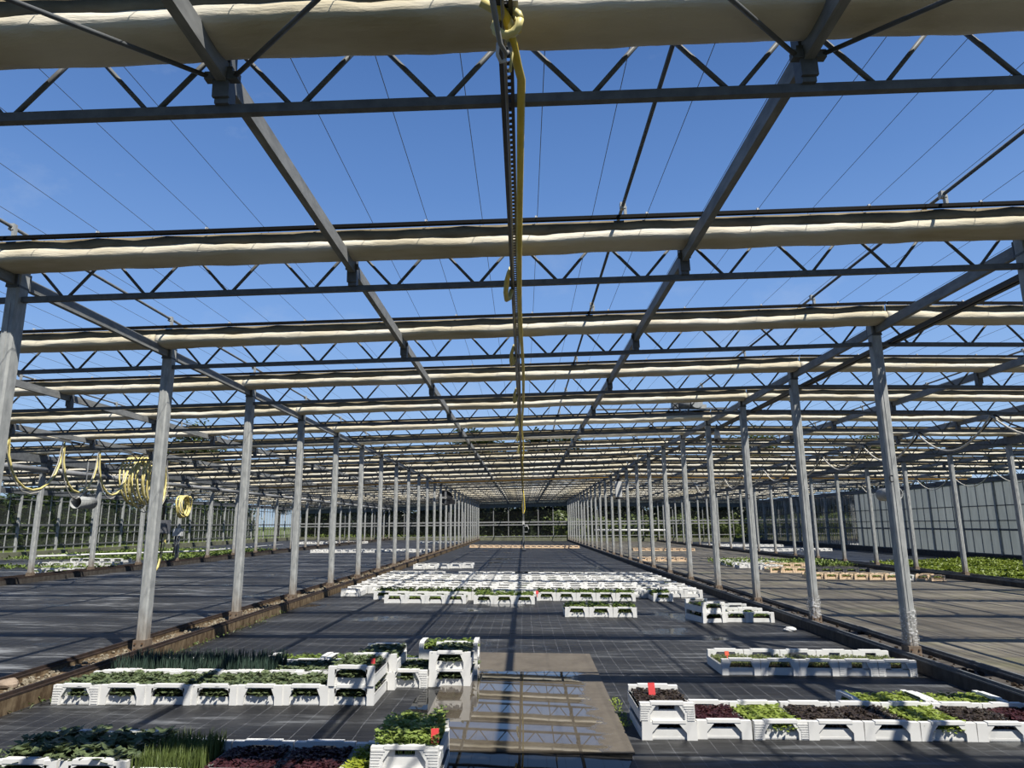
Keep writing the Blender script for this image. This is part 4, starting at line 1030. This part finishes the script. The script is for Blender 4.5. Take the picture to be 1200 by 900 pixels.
# ------------------------------------------------------------------ trees and hedges outside
def crown(seed, n, rx, rz, size, clumps):
    mb = MB(); rr = random.Random(seed)
    cs = []
    for k in range(clumps):
        a = rr.random() * 6.28; u = rr.uniform(-1, 1); q = rr.random() ** 0.4 * 0.8
        cs.append((math.cos(a) * math.sqrt(1 - u * u) * rx * q, math.sin(a) * math.sqrt(1 - u * u) * rx * q, u * rz * q, rr.uniform(0.22, 0.4) * rx))
    for k in range(n):
        c = cs[k % clumps]; d = Vector((rr.gauss(0, 1), rr.gauss(0, 1), rr.gauss(0, 1))).normalized() * c[3] * rr.random() ** 0.3
        leaf(mb, rr, (c[0] + d.x, c[1] + d.y, c[2] + d.z * 0.85), rr.random() * 6.28, size * rr.uniform(0.6, 1.4), size * rr.uniform(0.5, 0.9), rr.uniform(-0.6, 0.9), 0.2)
    return mb
crowns = [crown(1, 9000, 4.2, 4.6, 0.42, 40).mesh('crown', L['tree']), crown(2, 9000, 4.6, 4.0, 0.42, 46).mesh('crown', L['treelight']), crown(3, 8000, 3.6, 5.4, 0.40, 34).mesh('crown', L['hedge'])]
trunk = MB(); trunk.tube([(0, 0, -0.1), (0.1, 0, 2.5), (0.0, 0.1, 5), (0.3, 0, 8)], [0.34, 0.26, 0.2, 0.08], 8)
for a in range(5): trunk.tube([(0.05, 0, 3.5 + a * 0.7), (math.cos(a * 2.2) * 1.2, math.sin(a * 2.2) * 1.2, 5.2 + a * 0.6), (math.cos(a * 2.2) * 2.2, math.sin(a * 2.2) * 2.2, 6.2 + a * 0.6)], [0.12, 0.07, 0.03], 6)
trunk_me = trunk.mesh('trunk', M['bark'])
def tree(x, y, kind, sc, label, rot=0.0):
    r = thing('broadleaf_tree', (x, y, gz(x) - 0.06), label, 'tree', 'trees beyond the end wall', (0, 0, rot)); r.scale = (sc, sc, sc)
    place('crown', crowns[kind], r, (0, 0, 8.2)); place('trunk', trunk_me, r)
for k, (x, y, kd, sc, lb) in enumerate([
    (-7.6, 98, 0, 1.27, 'dark tree rising above the roof left of the aisle end'), (3.6, 97, 0, 1.25, 'broad tree above the roof just right of the hanging hose'),
    (-47, 96, 1, 1.3, 'pale tree showing above the roof at far left'), (32, 96, 1, 1.25, 'light tree above the roof at right, nearer the aisle'), (50, 99, 1, 1.25, 'dark tree above the roof at far right'),
    (-4, 92, 2, 0.62, 'low dark tree behind the end wall left of the mast'), (11, 90, 1, 0.62, 'low light green tree behind the end wall at its right'), (-22, 92, 2, 0.7, 'low dark tree behind the end wall of the left bay'),
    (20, 92, 0, 0.7, 'low tree behind the end wall of the right bay'), (-33, 94, 0, 0.7, 'low tree beyond the far left corner')]):
    tree(x, y, kd, sc, lb, k * 1.3)
def hedge(x0, x1, y0, y1, h, n, mk, label, seed):
    mb = MB(); rr = random.Random(seed); pts = []
    for k in range(n):
        f = rr.random(); x = x0 + (x1 - x0) * f + rr.gauss(0, 0.5); y = y0 + (y1 - y0) * f + rr.gauss(0, 0.7)
        hh = h * (0.75 + 0.35 * noise.noise(Vector((x * 0.35, y * 0.35, seed))))
        leaf(mb, rr, (x, y, gz(x) + hh * rr.random() ** 0.8), rr.random() * 6.28, rr.uniform(0.25, 0.55), rr.uniform(0.2, 0.4), rr.uniform(-0.3, 0.9), 0.2)
    r = thing('hedge', (0, 0, 0), label, 'hedge', None, None, 'stuff')
    mb.build('foliage', L[mk], r)['kind'] = 'stuff'
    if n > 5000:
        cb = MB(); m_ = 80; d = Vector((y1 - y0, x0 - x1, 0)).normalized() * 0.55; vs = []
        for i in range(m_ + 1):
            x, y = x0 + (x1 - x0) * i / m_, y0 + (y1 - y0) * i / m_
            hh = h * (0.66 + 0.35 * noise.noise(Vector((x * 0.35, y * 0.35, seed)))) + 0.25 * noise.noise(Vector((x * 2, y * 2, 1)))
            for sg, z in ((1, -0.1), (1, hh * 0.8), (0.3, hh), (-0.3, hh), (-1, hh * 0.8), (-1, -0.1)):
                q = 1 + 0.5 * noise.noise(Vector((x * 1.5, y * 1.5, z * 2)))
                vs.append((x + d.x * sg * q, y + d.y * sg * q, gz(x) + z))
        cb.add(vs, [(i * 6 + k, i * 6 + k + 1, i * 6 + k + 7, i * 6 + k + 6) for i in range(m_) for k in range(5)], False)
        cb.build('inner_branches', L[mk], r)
    return r
hedge(-26, 26, 82, 82, 6.4, 34000, 'hedge', 'dense dark hedge right behind the end wall', 1)
hedge(3.4, 24, 79, 79, 3.3, 5500, 'treelight', 'low light shrubs behind the end wall at right', 4)
hedge(-33, -33, 26, 84, 5.2, 26000, 'tree', 'green hedge beyond the left wall', 2)
hedge(34, 34, 46, 86, 5.6, 22000, 'tree', 'green hedge beyond the right wall', 3)
verge('tall_grass', -24, 24, YEND + 1.2, YEND + 3.5, 4500, 0.45, 'lime', 'tall light grass along the outside of the end wall', 21)

# ------------------------------------------------------------------ light, sky, camera
sun = bpy.data.lights.new('sun', 'SUN'); sun.energy = 9.0; sun.angle = math.radians(0.53); sun.color = (1.0, 0.96, 0.88)
so = bpy.data.objects.new('sun', sun); COL.objects.link(so); so.rotation_euler = SUNV.to_track_quat('Z', 'Y').to_euler(); so.location = (20, -20, 40)
w = bpy.data.worlds.new('sky'); SC.world = w; w.use_nodes = True; t = w.node_tree; t.nodes.clear()
bg = t.nodes.new('ShaderNodeBackground'); ow = t.nodes.new('ShaderNodeOutputWorld')
tc = t.nodes.new('ShaderNodeTexCoord'); mp = t.nodes.new('ShaderNodeMapping'); mp.inputs['Scale'].default_value = (1.2, 2.2, 2.6); mp.inputs['Rotation'].default_value = (0.2, 0.1, 0.7)
t.links.new(tc.outputs['Generated'], mp.inputs[0])
nz = t.nodes.new('ShaderNodeTexNoise'); nz.inputs['Scale'].default_value = 2.4; nz.inputs['Detail'].default_value = 8; nz.inputs['Roughness'].default_value = 0.62; t.links.new(mp.outputs[0], nz.inputs['Vector'])
sz = t.nodes.new('ShaderNodeSeparateXYZ'); t.links.new(tc.outputs['Generated'], sz.inputs[0])
# clear sky: pale at the horizon, deep blue overhead
grad = ramp(t, sz.outputs[2], [(0.0, (0.50, 0.64, 0.80)), (0.10, (0.36, 0.56, 0.86)), (0.27, (0.215, 0.40, 0.78)), (0.45, (0.125, 0.265, 0.60)), (0.65, (0.065, 0.16, 0.42)), (1.0, (0.03, 0.08, 0.26))])
cl = ramp(t, nz.outputs['Fac'], [(0.58, 0.0), (0.82, 0.30)])
mixn = mix(t, cl, grad, (0.62, 0.70, 0.82))
t.links.new(mixn, bg.inputs[0]); bg.inputs[1].default_value = 1.0
t.links.new(bg.outputs[0], ow.inputs[0])

cam = bpy.data.cameras.new('camera'); co = bpy.data.objects.new('camera', cam); COL.objects.link(co); SC.camera = co
cam.sensor_fit = 'HORIZONTAL'; cam.sensor_width = 36.0; cam.lens = FOCAL / 1200 * 36.0; cam.clip_start = 0.05; cam.clip_end = 900
# rows of the world-to-view rotation: yaw about z, then pitch, then roll
fw = Vector((syw * cpt, cyw * cpt, spt)); up = Vector((-syw * spt, -cyw * spt, cpt)); rt = Vector((cyw, -syw, 0))
r2 = rt * crl - up * srl; u2 = rt * srl + up * crl
co.matrix_world = Matrix(((r2.x, u2.x, -fw.x, EYE_X), (r2.y, u2.y, -fw.y, 0), (r2.z, u2.z, -fw.z, EYE_Z), (0, 0, 0, 1)))
vs_ = SC.view_settings; vs_.view_transform = 'Standard'; vs_.look = 'None'; vs_.gamma = 1.0; vs_.exposure = 0.0; vs_.use_curve_mapping = False
SC.display_settings.display_device = 'sRGB'
